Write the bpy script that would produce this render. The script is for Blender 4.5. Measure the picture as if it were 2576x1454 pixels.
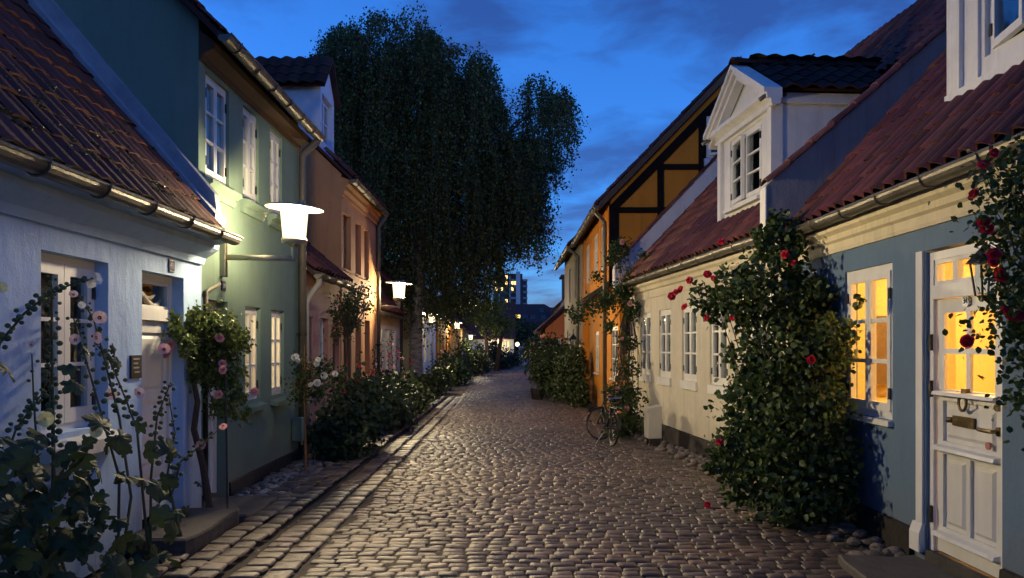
import bpy, bmesh, math, random
import numpy as np
from mathutils import Vector, Matrix

random.seed(11)
RNG = np.random.default_rng(11)
for _o in list(bpy.data.objects):
    bpy.data.objects.remove(_o)
S = bpy.context.scene
C = S.collection
R = math.radians

# ------------------------------------------------------------------ camera
CAM_H = 1.6
cam_data = bpy.data.cameras.new('camera')
cam = bpy.data.objects.new('camera', cam_data)
C.objects.link(cam)
cam.location = (0, 0, CAM_H)
cam.rotation_euler = (R(90), 0, 0)
cam_data.sensor_width = 36
cam_data.lens = 2117 / 2576 * 36
cam_data.shift_y = (868 - 727) / 2576
cam_data.clip_start = 0.05
cam_data.clip_end = 3000
S.camera = cam

# ------------------------------------------------------------------ world: dusk sky with broken cloud
W = bpy.data.worlds.new('World')
S.world = W
W.use_nodes = True
wn = W.node_tree.nodes
wl = W.node_tree.links
wn.clear()
w_out = wn.new('ShaderNodeOutputWorld')
w_bg = wn.new('ShaderNodeBackground')
w_bg.inputs['Strength'].default_value = 0.30
w_sky = wn.new('ShaderNodeTexSky')
w_sky.sky_type = 'NISHITA'
w_sky.sun_disc = False
w_sky.sun_elevation = R(11.0)
w_sky.sun_rotation = R(105)
w_sky.ozone_density = 9.0
w_sky.air_density = 1.0
w_sky.dust_density = 0.6
w_tc = wn.new('ShaderNodeTexCoord')
w_tint = wn.new('ShaderNodeMix'); w_tint.data_type = 'RGBA'; w_tint.blend_type = 'MULTIPLY'
w_tint.inputs['Factor'].default_value = 1.0
w_tint.inputs['B'].default_value = (0.95, 0.92, 1.06, 1)
# cloud layer: the view direction is projected on a flat cloud base overhead
w_sep = wn.new('ShaderNodeSeparateXYZ')
w_add = wn.new('ShaderNodeMath'); w_add.operation = 'ADD'; w_add.inputs[1].default_value = 0.16
w_max = wn.new('ShaderNodeMath'); w_max.operation = 'MAXIMUM'; w_max.inputs[1].default_value = 0.05
w_dx = wn.new('ShaderNodeMath'); w_dx.operation = 'DIVIDE'
w_dy = wn.new('ShaderNodeMath'); w_dy.operation = 'DIVIDE'
w_comb = wn.new('ShaderNodeCombineXYZ')
wl.new(w_tc.outputs['Generated'], w_sep.inputs[0])
wl.new(w_sep.outputs['Z'], w_add.inputs[0]); wl.new(w_add.outputs[0], w_max.inputs[0])
wl.new(w_sep.outputs['X'], w_dx.inputs[0]); wl.new(w_max.outputs[0], w_dx.inputs[1])
wl.new(w_sep.outputs['Y'], w_dy.inputs[0]); wl.new(w_max.outputs[0], w_dy.inputs[1])
wl.new(w_dx.outputs[0], w_comb.inputs['X']); wl.new(w_dy.outputs[0], w_comb.inputs['Y'])
w_map = wn.new('ShaderNodeMapping')
w_map.inputs['Scale'].default_value = (1.0, 1.0, 1)
w_map.inputs['Location'].default_value = (3.1, 0.4, 0)
wl.new(w_comb.outputs[0], w_map.inputs['Vector'])
w_n1 = wn.new('ShaderNodeTexNoise')
w_n1.inputs['Scale'].default_value = 2.6
w_n1.inputs['Detail'].default_value = 7
w_n1.inputs['Roughness'].default_value = 0.55
w_n1.inputs['Distortion'].default_value = 0.35
wl.new(w_map.outputs[0], w_n1.inputs['Vector'])
w_r1 = wn.new('ShaderNodeValToRGB')
w_r1.color_ramp.elements[0].position = 0.41
w_r1.color_ramp.elements[1].position = 0.59
wl.new(w_n1.outputs['Fac'], w_r1.inputs[0])
w_mix = wn.new('ShaderNodeMix'); w_mix.data_type = 'RGBA'
w_cl = wn.new('ShaderNodeMix'); w_cl.data_type = 'RGBA'; w_cl.blend_type = 'MULTIPLY'
w_cl.inputs['Factor'].default_value = 1.0
w_cl.inputs['B'].default_value = (0.80, 0.50, 0.52, 1)
wl.new(w_sky.outputs[0], w_tint.inputs['A'])
wl.new(w_tint.outputs['Result'], w_cl.inputs['A'])
wl.new(w_tint.outputs['Result'], w_mix.inputs['A'])
wl.new(w_cl.outputs['Result'], w_mix.inputs['B'])
wl.new(w_r1.outputs['Color'], w_mix.inputs['Factor'])
wl.new(w_mix.outputs['Result'], w_bg.inputs['Color'])
wl.new(w_bg.outputs[0], w_out.inputs[0])

S.view_settings.view_transform = 'Standard'
S.view_settings.look = 'None'
S.view_settings.exposure = 0.0
S.view_settings.gamma = 1
S.view_settings.use_curve_mapping = False
S.render.engine = 'CYCLES'
S.cycles.max_bounces = 6
S.cycles.diffuse_bounces = 3
S.cycles.glossy_bounces = 2
S.cycles.transparent_max_bounces = 12
S.cycles.caustics_reflective = False
S.cycles.caustics_refractive = False
S.cycles.sample_clamp_indirect = 4
S.cycles.use_denoising = True

# ------------------------------------------------------------------ helpers
def px(x, y, Y):
    """photo pixel (2576 wide) at a known distance Y -> world point"""
    return ((x - 1288) / 2117 * Y, Y, CAM_H + (868 - y) / 2117 * Y)

def thing(name, label, cat, loc=(0, 0, 0), group=None, kind=None):
    o = bpy.data.objects.new(name, None)
    C.objects.link(o)
    o.empty_display_size = 0.1
    o.location = loc
    tag(o, label, cat, group, kind)
    return o

def tag(o, label=None, cat=None, group=None, kind=None):
    if label: o['label'] = label
    if cat: o['category'] = cat
    if group: o['group'] = group
    if kind: o['kind'] = kind
    return o

def wloc(o):
    v = Vector((0, 0, 0))
    while o is not None:
        v = v + o.location
        o = o.parent
    return v

class MB:
    def __init__(self):
        self.v = []; self.f = []
    def poly(self, pts):
        b = len(self.v)
        self.v += [tuple(p) for p in pts]
        self.f.append(tuple(range(b, b + len(pts))))
        return self
    def hexa(self, p):
        b = len(self.v)
        self.v += [tuple(q) for q in p]
        for q in ((0, 3, 2, 1), (4, 5, 6, 7), (0, 1, 5, 4), (1, 2, 6, 5), (2, 3, 7, 6), (3, 0, 4, 7)):
            self.f.append(tuple(b + i for i in q))
        return self
    def box(self, F, u0, u1, n0, n1, z0, z1):
        P = F.P
        return self.hexa([P(u0, n0, z0), P(u1, n0, z0), P(u1, n1, z0), P(u0, n1, z0),
                          P(u0, n0, z1), P(u1, n0, z1), P(u1, n1, z1), P(u0, n1, z1)])
    def grid(self, rows, close_u=False, close_v=False):
        b = len(self.v); m = len(rows); n = len(rows[0])
        for r in rows: self.v += [tuple(p) for p in r]
        for i in range(m if close_u else m - 1):
            for j in range(n if close_v else n - 1):
                i2 = (i + 1) % m; j2 = (j + 1) % n
                self.f.append((b + i * n + j, b + i * n + j2, b + i2 * n + j2, b + i2 * n + j))
        return self
    def prism(self, a, b):
        """two matching closed outlines joined and capped"""
        s = len(self.v); n = len(a)
        self.v += [tuple(p) for p in a] + [tuple(p) for p in b]
        self.f.append(tuple(range(s, s + n))[::-1]); self.f.append(tuple(range(s + n, s + 2 * n)))
        for i in range(n):
            j = (i + 1) % n
            self.f.append((s + i, s + j, s + n + j, s + n + i))
        return self
    def tube(self, pts, rad, sides=8, caps=True):
        pts = [Vector(p) for p in pts]
        if not hasattr(rad, '__len__'): rad = [rad] * len(pts)
        rows = []
        prev = None
        for i, p in enumerate(pts):
            t = (pts[min(i + 1, len(pts) - 1)] - pts[max(i - 1, 0)])
            if t.length < 1e-9: t = Vector((0, 0, 1))
            t.normalize()
            if prev is None:
                a = t.cross(Vector((0, 0, 1)))
                if a.length < 0.05: a = t.cross(Vector((1, 0, 0)))
            else:
                a = prev - t * prev.dot(t)
            a.normalize(); prev = a
            b = t.cross(a)
            rows.append([p + (a * math.cos(q) + b * math.sin(q)) * rad[i]
                         for q in [2 * math.pi * k / sides for k in range(sides)]])
        s = len(self.v)
        self.grid(rows, close_v=True)
        if caps:
            n = len(rows)
            self.f.append(tuple(s + k for k in range(sides))[::-1])
            self.f.append(tuple(s + (n - 1) * sides + k for k in range(sides)))
        return self
    def lathe(self, c, prof, sides=24, caps=True):
        rows = [[(c[0] + r * math.cos(2 * math.pi * k / sides), c[1] + r * math.sin(2 * math.pi * k / sides), c[2] + z)
                 for k in range(sides)] for r, z in prof]
        s = len(self.v)
        self.grid(rows, close_v=True)
        if caps:
            n = len(rows)
            self.f.append(tuple(s + k for k in range(sides))[::-1])
            self.f.append(tuple(s + (n - 1) * sides + k for k in range(sides)))
        return self
    def ball(self, c, r, seg=12, rings=8, sq=(1, 1, 1)):
        rows = []
        for i in range(rings + 1):
            t = math.pi * i / rings
            rr = max(math.sin(t), 0.001)
            rows.append([(c[0] + r * sq[0] * rr * math.cos(2 * math.pi * k / seg), c[1] + r * sq[1] * rr * math.sin(2 * math.pi * k / seg),
                          c[2] - r * sq[2] * math.cos(t)) for k in range(seg)])
        return self.grid(rows, close_v=True)
    def build(self, name, mat, parent=None, smooth=False, fix=True, bevel=0):
        o_ = wloc(parent) if parent is not None else Vector((0, 0, 0))
        me = bpy.data.meshes.new(name)
        me.from_pydata([(p[0] - o_.x, p[1] - o_.y, p[2] - o_.z) for p in self.v], [], self.f)
        if fix and len(self.f) < 6000:
            bm = bmesh.new(); bm.from_mesh(me)
            bmesh.ops.recalc_face_normals(bm, faces=bm.faces)
            if bevel:
                bmesh.ops.bevel(bm, geom=bm.edges[:], offset=bevel, segments=1, affect='EDGES')
            bm.to_mesh(me); bm.free()
        if smooth:
            me.polygons.foreach_set('use_smooth', [True] * len(me.polygons))
        me.update()
        o = bpy.data.objects.new(name, me)
        C.objects.link(o)
        if mat is not None: me.materials.append(mat)
        o.parent = parent
        return o

def top(o, loc):
    """move a top-level mesh's origin to loc"""
    loc = Vector(loc)
    o.data.transform(Matrix.Translation(-loc)); o.location = loc
    return o

def inst(name, me, mw, parent):
    o = bpy.data.objects.new(name, me)
    C.objects.link(o)
    o.parent = parent
    o.matrix_local = Matrix.Translation(-wloc(parent)) @ mw
    return o

class Fr:
    """frame of a wall: u along it, n out towards the street, z up"""
    def __init__(self, x, y, ang=0, side=-1):
        a = R(ang)
        self.o = (x, y)
        self.U = (math.sin(a), math.cos(a))
        self.N = (math.cos(a), -math.sin(a)) if side < 0 else (-math.cos(a), math.sin(a))
    def P(self, u, n, z):
        return (self.o[0] + u * self.U[0] + n * self.N[0], self.o[1] + u * self.U[1] + n * self.N[1], z)
    def dirs(self):
        return Vector((self.U[0], self.U[1], 0)), Vector((self.N[0], self.N[1], 0))
WORLD = Fr(0, 0, 0, -1)          # u = +Y, n = +X

# ------------------------------------------------------------------ materials
def new_mat(name):
    m = bpy.data.materials.new(name); m.use_nodes = True
    nt = m.node_tree
    return m, nt, nt.nodes['Principled BSDF']

def add_tex(nt, scale, detail=4, rough=0.6, coord='Object', stretch=None):
    tc = nt.nodes.new('ShaderNodeTexCoord')
    n = nt.nodes.new('ShaderNodeTexNoise')
    n.inputs['Scale'].default_value = scale; n.inputs['Detail'].default_value = detail; n.inputs['Roughness'].default_value = rough
    if stretch:
        mp = nt.nodes.new('ShaderNodeMapping'); mp.inputs['Scale'].default_value = stretch
        nt.links.new(tc.outputs[coord], mp.inputs['Vector']); nt.links.new(mp.outputs[0], n.inputs['Vector'])
    else:
        nt.links.new(tc.outputs[coord], n.inputs['Vector'])
    return n

def mapr(nt, src, a, b, lo=0.3, hi=0.7):
    r = nt.nodes.new('ShaderNodeMapRange')
    r.inputs['From Min'].default_value = lo; r.inputs['From Max'].default_value = hi
    r.inputs['To Min'].default_value = a; r.inputs['To Max'].default_value = b
    nt.links.new(src, r.inputs['Value'])
    return r.outputs['Result']

def mixc(nt, fac, a, b, mode='MIX'):
    m = nt.nodes.new('ShaderNodeMix'); m.data_type = 'RGBA'; m.blend_type = mode
    for s, v in (('Factor', fac), ('A', a), ('B', b)):
        if isinstance(v, (int, float)): m.inputs[s].default_value = v
        elif isinstance(v, tuple): m.inputs[s].default_value = (*v[:3], 1)
        else: nt.links.new(v, m.inputs[s])
    return m.outputs['Result']

def surf(name, col, rough=0.8, col2=None, scale=3.0, bump=0.0, bscale=40.0, spec=0.4, metal=0.0, stretch=None, island=0.0,
         streak=0.0, bstretch=None, objrand=0.0):
    """general rough surface: two-tone noise, fine bump, optional per-piece value shift and rain streaks"""
    m, nt, p = new_mat(name)
    p.inputs['Roughness'].default_value = rough
    p.inputs['Specular IOR Level'].default_value = spec
    p.inputs['Metallic'].default_value = metal
    n1 = add_tex(nt, scale, 6, 0.65, stretch=stretch)
    c = mixc(nt, mapr(nt, n1.outputs['Fac'], 0, 1), col, col2 or tuple(0.8 * k for k in col))
    if streak:
        n3 = add_tex(nt, 1.0, 5, 0.7, stretch=(9, 9, 0.7))
        c = mixc(nt, mapr(nt, n3.outputs['Fac'], 0, streak, 0.5, 0.75), c, tuple(0.45 * k for k in col))
    if island or objrand:
        g = nt.nodes.new('ShaderNodeNewGeometry')
        src = g.outputs['Random Per Island']
        if objrand:
            oi = nt.nodes.new('ShaderNodeObjectInfo'); src = oi.outputs['Random']
        k = island or objrand
        hs = nt.nodes.new('ShaderNodeHueSaturation')
        nt.links.new(c, hs.inputs['Color'])
        nt.links.new(mapr(nt, src, 1 - k, 1 + k, 0, 1), hs.inputs['Value'])
        wr = nt.nodes.new('ShaderNodeTexWhiteNoise'); wr.noise_dimensions = '1D'
        nt.links.new(src, wr.inputs['W'])
        nt.links.new(mapr(nt, wr.outputs['Value'], 0.5 - 0.008 * k / 0.3, 0.5 + 0.008 * k / 0.3, 0, 1), hs.inputs['Hue'])
        c = hs.outputs['Color']
    nt.links.new(c, p.inputs['Base Color'])
    if bump:
        n2 = add_tex(nt, bscale, 5, 0.65, stretch=bstretch)
        b = nt.nodes.new('ShaderNodeBump'); b.inputs['Strength'].default_value = bump; b.inputs['Distance'].default_value = 0.02
        nt.links.new(n2.outputs['Fac'], b.inputs['Height'])
        nt.links.new(b.outputs[0], p.inputs['Normal'])
    return m

def plaster(name, col, dirt=0.35, lumpy=0.5, fine=0.25, damp=0.5):
    """old limewashed render: mottled, lumpy, grubby towards the foot with an uneven tide line"""
    m, nt, p = new_mat(name)
    p.inputs['Roughness'].default_value = 0.85
    p.inputs['Specular IOR Level'].default_value = 0.25
    n1 = add_tex(nt, 1.3, 7, 0.62)
    n2 = add_tex(nt, 7.0, 6, 0.7)
    c = mixc(nt, mapr(nt, n1.outputs['Fac'], 0, 1, 0.35, 0.7), col, tuple(0.84 * k for k in col))
    c = mixc(nt, mapr(nt, n2.outputs['Fac'], 0, dirt, 0.52, 0.8), c, tuple(0.6 * k + 0.02 for k in col))
    vor = nt.nodes.new('ShaderNodeTexVoronoi'); vor.inputs['Scale'].default_value = 0.9
    tcv = nt.nodes.new('ShaderNodeTexCoord'); wob = add_tex(nt, 3.0, 4, 0.6)
    vadd = nt.nodes.new('ShaderNodeMix'); vadd.data_type = 'RGBA'; vadd.blend_type = 'LINEAR_LIGHT'; vadd.inputs['Factor'].default_value = 0.18
    nt.links.new(tcv.outputs['Object'], vadd.inputs['A']); nt.links.new(wob.outputs['Color'], vadd.inputs['B']); nt.links.new(vadd.outputs['Result'], vor.inputs['Vector'])
    sepv = nt.nodes.new('ShaderNodeSeparateColor'); nt.links.new(vor.outputs['Color'], sepv.inputs[0])
    c = mixc(nt, mapr(nt, sepv.outputs[0], 0, dirt * 0.9, 0.72, 0.78), c, tuple(min(1, 1.12 * k) for k in col))
    n4 = add_tex(nt, 1.0, 5, 0.7, stretch=(7, 7, 0.5))
    c = mixc(nt, mapr(nt, n4.outputs['Fac'], 0, min(1, dirt * 1.5), 0.50, 0.78), c, tuple(0.55 * k for k in col))
    # splashed foot of the wall with a ragged upper edge
    geo = nt.nodes.new('ShaderNodeNewGeometry')
    sep = nt.nodes.new('ShaderNodeSeparateXYZ'); nt.links.new(geo.outputs['Position'], sep.inputs[0])
    n5 = add_tex(nt, 2.2, 5, 0.65)
    ma = nt.nodes.new('ShaderNodeMath'); ma.operation = 'MULTIPLY_ADD'
    nt.links.new(n5.outputs['Fac'], ma.inputs[0]); ma.inputs[1].default_value = -1.1
    nt.links.new(sep.outputs['Z'], ma.inputs[2])
    c = mixc(nt, mapr(nt, ma.outputs[0], damp, 0.0, -0.45, 0.05), c, (0.16, 0.14, 0.11))
    nt.links.new(c, p.inputs['Base Color'])
    nb = add_tex(nt, 3.2, 6, 0.6, stretch=(1.6, 1.6, 0.9))
    nf = add_tex(nt, 60.0, 4, 0.7)
    b1 = nt.nodes.new('ShaderNodeBump'); b1.inputs['Strength'].default_value = lumpy; b1.inputs['Distance'].default_value = 0.03
    nt.links.new(nb.outputs['Fac'], b1.inputs['Height'])
    b2 = nt.nodes.new('ShaderNodeBump'); b2.inputs['Strength'].default_value = fine; b2.inputs['Distance'].default_value = 0.01
    nt.links.new(nf.outputs['Fac'], b2.inputs['Height']); nt.links.new(b1.outputs[0], b2.inputs['Normal'])
    nt.links.new(b2.outputs[0], p.inputs['Normal'])
    return m

def leafmat(name, col, col2, rough=0.5, trans=0.25):
    m, nt, p = new_mat(name)
    p.inputs['Roughness'].default_value = rough
    p.inputs['Specular IOR Level'].default_value = 0.35
    g = nt.nodes.new('ShaderNodeNewGeometry')
    c = mixc(nt, g.outputs['Random Per Island'], col, col2)
    nt.links.new(c, p.inputs['Base Color'])
    t = nt.nodes.new('ShaderNodeBsdfTranslucent')
    nt.links.new(c, t.inputs['Color'])
    mx = nt.nodes.new('ShaderNodeMixShader'); mx.inputs[0].default_value = trans
    nt.links.new(p.outputs[0], mx.inputs[1]); nt.links.new(t.outputs[0], mx.inputs[2])
    nt.links.new(mx.outputs[0], nt.nodes['Material Output'].inputs['Surface'])
    return m

def glassmat(name, tint=(0.9, 0.95, 0.95), refl=0.03, wavy=0.15):
    m, nt, p = new_mat(name)
    nt.nodes.remove(p)
    tr = nt.nodes.new('ShaderNodeBsdfTransparent'); tr.inputs['Color'].default_value = (*tint, 1)
    gl = nt.nodes.new('ShaderNodeBsdfGlossy'); gl.inputs['Roughness'].default_value = 0.03
    lw = nt.nodes.new('ShaderNodeLayerWeight'); lw.inputs['Blend'].default_value = 0.5
    pw = nt.nodes.new('ShaderNodeMath'); pw.operation = 'POWER'; pw.inputs[1].default_value = 4.5
    nt.links.new(lw.outputs['Facing'], pw.inputs[0])
    n = add_tex(nt, 4.0, 2, 0.5)
    b = nt.nodes.new('ShaderNodeBump'); b.inputs['Strength'].default_value = wavy; b.inputs['Distance'].default_value = 0.02
    nt.links.new(n.outputs['Fac'], b.inputs['Height']); nt.links.new(b.outputs[0], gl.inputs['Normal'])
    ad = nt.nodes.new('ShaderNodeMath'); ad.operation = 'ADD'; ad.use_clamp = True; ad.inputs[1].default_value = refl
    nt.links.new(pw.outputs[0], ad.inputs[0])
    mx = nt.nodes.new('ShaderNodeMixShader')
    nt.links.new(ad.outputs[0], mx.inputs[0]); nt.links.new(tr.outputs[0], mx.inputs[1]); nt.links.new(gl.outputs[0], mx.inputs[2])
    nt.links.new(mx.outputs[0], nt.nodes['Material Output'].inputs['Surface'])
    return m

def glowmat(name, col, strength, clear=False):
    m, nt, p = new_mat(name)
    nt.nodes.remove(p)
    e = nt.nodes.new('ShaderNodeEmission'); e.inputs['Color'].default_value = (*col, 1); e.inputs['Strength'].default_value = strength
    out = nt.nodes['Material Output']
    if clear:
        t = nt.nodes.new('ShaderNodeBsdfTransparent')
        a = nt.nodes.new('ShaderNodeAddShader')
        nt.links.new(t.outputs[0], a.inputs[0]); nt.links.new(e.outputs[0], a.inputs[1]); nt.links.new(a.outputs[0], out.inputs['Surface'])
    else:
        nt.links.new(e.outputs[0], out.inputs['Surface'])
    return m

M = {}
M['blue_l'] = plaster('blue_limewash', (0.43, 0.60, 0.84), 0.35, 0.6, 0.35, 0.35)
M['green'] = plaster('green_render', (0.185, 0.265, 0.20), 0.25, 0.25, 0.2)
M['pink'] = plaster('pink_render', (0.44, 0.23, 0.20), 0.4, 0.4)
M['orange_l'] = plaster('terracotta_render', (0.55, 0.28, 0.13), 0.4, 0.3)
M['white_l'] = plaster('white_limewash', (0.70, 0.68, 0.62), 0.4, 0.4)
M['brown_l'] = plaster('brown_boards', (0.10, 0.06, 0.04), 0.4, 0.3)
M['ochre'] = plaster('ochre_render', (0.50, 0.32, 0.14), 0.4, 0.4)
M['blue_r'] = plaster('slate_blue_render', (0.125, 0.195, 0.285), 0.2, 0.3, 0.25, 0.3)
M['cream'] = plaster('cream_render', (0.66, 0.60, 0.46), 0.35, 0.3, 0.2, 0.35)
M['orange_r'] = plaster('orange_limewash', (0.66, 0.25, 0.026), 0.35, 0.3, 0.2, 0.3)
M['beige'] = plaster('beige_render', (0.42, 0.37, 0.27), 0.45, 0.4)
M['red_r'] = plaster('red_render', (0.60, 0.17, 0.05), 0.4, 0.3)
M['cornice'] = plaster('cream_cornice', (0.68, 0.60, 0.42), 0.5, 0.3, 0.3, 0.0)
M['trim_white'] = plaster('white_trim', (0.74, 0.73, 0.70), 0.35, 0.15, 0.1, 0.0)
M['parapet'] = plaster('grey_parapet', (0.30, 0.30, 0.30), 0.5, 0.5, 0.4, 0.0)
M['paint'] = surf('white_paint', (0.78, 0.77, 0.72), 0.45, (0.66, 0.65, 0.60), 6, 0.06, 90, 0.4, stretch=(1, 1, 0.25))
M['paint_blue'] = surf('pale_blue_paint', (0.55, 0.62, 0.75), 0.5, (0.48, 0.55, 0.68), 6, 0.06, 90)
M['paint_brown'] = surf('brown_paint', (0.12, 0.06, 0.035), 0.5, (0.08, 0.04, 0.02), 6, 0.06, 90)
M['timber'] = surf('black_timber', (0.009, 0.008, 0.007), 0.9, (0.016, 0.013, 0.011), 8, 0.3, 60, 0.1)
M['orange_wood'] = surf('orange_painted_wood', (0.72, 0.26, 0.03), 0.5, (0.6, 0.2, 0.02), 5, 0.06, 60)
M['plinth'] = surf('tarred_plinth', (0.018, 0.015, 0.013), 0.8, (0.035, 0.03, 0.026), 9, 0.6, 14, 0.3)
M['zinc'] = surf('weathered_zinc', (0.20, 0.185, 0.15), 0.45, (0.10, 0.09, 0.07), 5, 0.15, 25, 0.5, metal=0.55)
M['pipe'] = surf('grey_pipe', (0.17, 0.15, 0.12), 0.5, (0.11, 0.10, 0.08), 4, 0.1, 40, metal=0.3)
M['iron'] = surf('dark_iron', (0.03, 0.03, 0.03), 0.5, (0.05, 0.04, 0.03), 20, 0.2, 90, metal=0.4)
M['tile'] = surf('red_pantile', (0.17, 0.050, 0.036), 0.75, (0.085, 0.030, 0.026), 5, 0.35, 45, 0.3, objrand=0.45)
M['tile_far'] = surf('red_pantile_far', (0.17, 0.050, 0.036), 0.75, (0.085, 0.030, 0.026), 5, 0.3, 45, 0.3, island=0.45)
M['tile_old'] = surf('weathered_pantile', (0.135, 0.042, 0.032), 0.85, (0.062, 0.028, 0.024), 4, 0.5, 35, 0.2, objrand=0.3)
M['tile_old_far'] = surf('weathered_pantile_far', (0.135, 0.042, 0.032), 0.85, (0.062, 0.028, 0.024), 4, 0.5, 35, 0.2, island=0.3)
M['tile_dark'] = surf('dark_glazed_tile', (0.060, 0.030, 0.024), 0.8, (0.03, 0.017, 0.015), 6, 0.3, 30, 0.12, objrand=0.3)
M['underlay'] = surf('roof_underlay', (0.05, 0.025, 0.02), 0.9)
M['lead'] = surf('mortar_flashing', (0.36, 0.38, 0.42), 0.7, (0.22, 0.23, 0.27), 4, 0.4, 20)
M['stone'] = surf('granite_sett', (0.128, 0.090, 0.064), 0.47, (0.066, 0.048, 0.037), 9, 0.45, 34, 0.5, objrand=0.5)
M['stone_far'] = surf('granite_sett_far', (0.128, 0.090, 0.064), 0.47, (0.066, 0.048, 0.037), 9, 0.45, 34, 0.5, island=0.5)
M['cobble'] = surf('field_cobble', (0.19, 0.15, 0.12), 0.65, (0.09, 0.075, 0.07), 8, 0.4, 40, 0.4, objrand=0.4)
M['cobble_far'] = surf('field_cobble_far', (0.19, 0.15, 0.12), 0.65, (0.09, 0.075, 0.07), 8, 0.4, 40, 0.4, island=0.4)
M['slab'] = surf('stone_step', (0.085, 0.075, 0.066), 0.7, (0.045, 0.042, 0.04), 7, 0.5, 30)
M['mortar'] = surf('pale_mortar', (0.48, 0.44, 0.40), 0.9, (0.25, 0.22, 0.19), 14, 0.7, 30)
M['dirt'] = surf('joint_soil', (0.062, 0.047, 0.034), 0.95, (0.032, 0.027, 0.020), 12, 0.6, 40)
M['earth'] = surf('verge_earth', (0.11, 0.085, 0.065), 0.95, (0.05, 0.04, 0.03), 6, 0.8, 30)
M['glass'] = glassmat('old_window_glass')
M['dark_room'] = surf('dark_room', (0.035, 0.028, 0.022), 0.9)  # darkness of unlit interiors is put into this colour
M['curtain'] = surf('pale_curtain', (0.42, 0.40, 0.36), 0.9, (0.25, 0.24, 0.22), 2, stretch=(14, 14, 0.3))
M['curtain_dark'] = surf('dim_curtain', (0.13, 0.11, 0.09), 0.9, (0.05, 0.045, 0.04), 2, stretch=(14, 14, 0.3))
M['room_wall'] = surf('yellow_room_wall', (0.80, 0.60, 0.30), 0.9, (0.74, 0.54, 0.26), 1)
M['room_cream'] = surf('cream_room_wall', (0.80, 0.62, 0.36), 0.9, (0.70, 0.5, 0.28), 1)
M['wood'] = surf('brown_wood', (0.13, 0.075, 0.035), 0.6, (0.08, 0.045, 0.02), 6, 0.2, 40)
M['brass'] = surf('aged_brass', (0.20, 0.14, 0.06), 0.4, (0.09, 0.07, 0.04), 14, 0.2, 60, metal=0.8)
M['black'] = surf('black_rubber', (0.012, 0.012, 0.012), 0.55)
M['black_paint'] = surf('black_gloss_paint', (0.015, 0.015, 0.016), 0.3, spec=0.5)
M['steel'] = surf('bright_steel', (0.16, 0.16, 0.16), 0.35, metal=0.9)
M['lampmetal'] = surf('cream_lamp_metal', (0.40, 0.37, 0.28), 0.5, (0.30, 0.27, 0.20), 6, 0.1, 40)
M['navy'] = surf('navy_enamel', (0.012, 0.02, 0.07), 0.3)
M['white_enamel'] = surf('white_enamel', (0.75, 0.75, 0.75), 0.35)
M['bark'] = surf('brown_bark', (0.09, 0.06, 0.04), 0.85, (0.05, 0.035, 0.025), 12, 0.8, 25, stretch=(1, 1, 0.3))
M['birch'] = surf('birch_bark', (0.72, 0.70, 0.66), 0.8, (0.12, 0.10, 0.09), 5, 0.5, 20, stretch=(1, 1, 3.0))
M['stem'] = surf('green_stem', (0.06, 0.085, 0.03), 0.7, (0.09, 0.07, 0.03), 10)
M['cane'] = surf('orange_cane', (0.32, 0.14, 0.05), 0.6)
M['leaf_rose'] = leafmat('rose_leaf', (0.030, 0.060, 0.016), (0.075, 0.11, 0.028))
M['leaf_pale'] = leafmat('young_rose_leaf', (0.07, 0.11, 0.02), (0.18, 0.22, 0.05))  # brighter leaves: lamplight on these crowns is put into the colour
M['leaf_holly'] = leafmat('hollyhock_leaf', (0.030, 0.055, 0.024), (0.060, 0.085, 0.035), 0.6)
M['leaf_bush'] = leafmat('bush_leaf', (0.032, 0.058, 0.020), (0.08, 0.105, 0.035))
M['leaf_birch'] = leafmat('birch_leaf', (0.034, 0.058, 0.016), (0.095, 0.120, 0.030))
M['leaf_dark'] = leafmat('dark_leaf', (0.020, 0.036, 0.014), (0.045, 0.065, 0.02))
M['leaf_dry'] = leafmat('dry_leaf', (0.10, 0.07, 0.035), (0.16, 0.13, 0.06))
M['grass'] = leafmat('weed_green', (0.035, 0.06, 0.015), (0.08, 0.11, 0.03))
M['p_red'] = leafmat('crimson_petal', (0.50, 0.010, 0.035), (0.72, 0.035, 0.08), 0.6, 0.3)
M['p_pink'] = leafmat('pink_petal', (0.68, 0.30, 0.30), (0.78, 0.42, 0.40), 0.6, 0.3)
M['p_pale'] = leafmat('pale_pink_petal', (0.75, 0.50, 0.45), (0.80, 0.58, 0.52), 0.6, 0.3)
M['p_white'] = leafmat('white_petal', (0.72, 0.70, 0.60), (0.80, 0.78, 0.68), 0.6, 0.3)
M['p_yellow'] = leafmat('lemon_petal', (0.72, 0.68, 0.28), (0.78, 0.74, 0.38), 0.6, 0.3)
M['p_heart'] = surf('flower_heart', (0.30, 0.03, 0.03), 0.8, (0.22, 0.05, 0.02))
M['bud'] = leafmat('hollyhock_bud', (0.07, 0.10, 0.04), (0.12, 0.15, 0.06), 0.6, 0.1)
LAMP_COL = (1.0, 0.79, 0.47)
M['lampglass'] = glowmat('lit_lamp_glass', (1.0, 0.78, 0.42), 0.85, True)
M['bulb'] = glowmat('lit_bulb', (1.0, 0.82, 0.50), 3.0)
M['lit_far'] = glowmat('lit_far_window', (1.0, 0.66, 0.22), 2.2)

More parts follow.
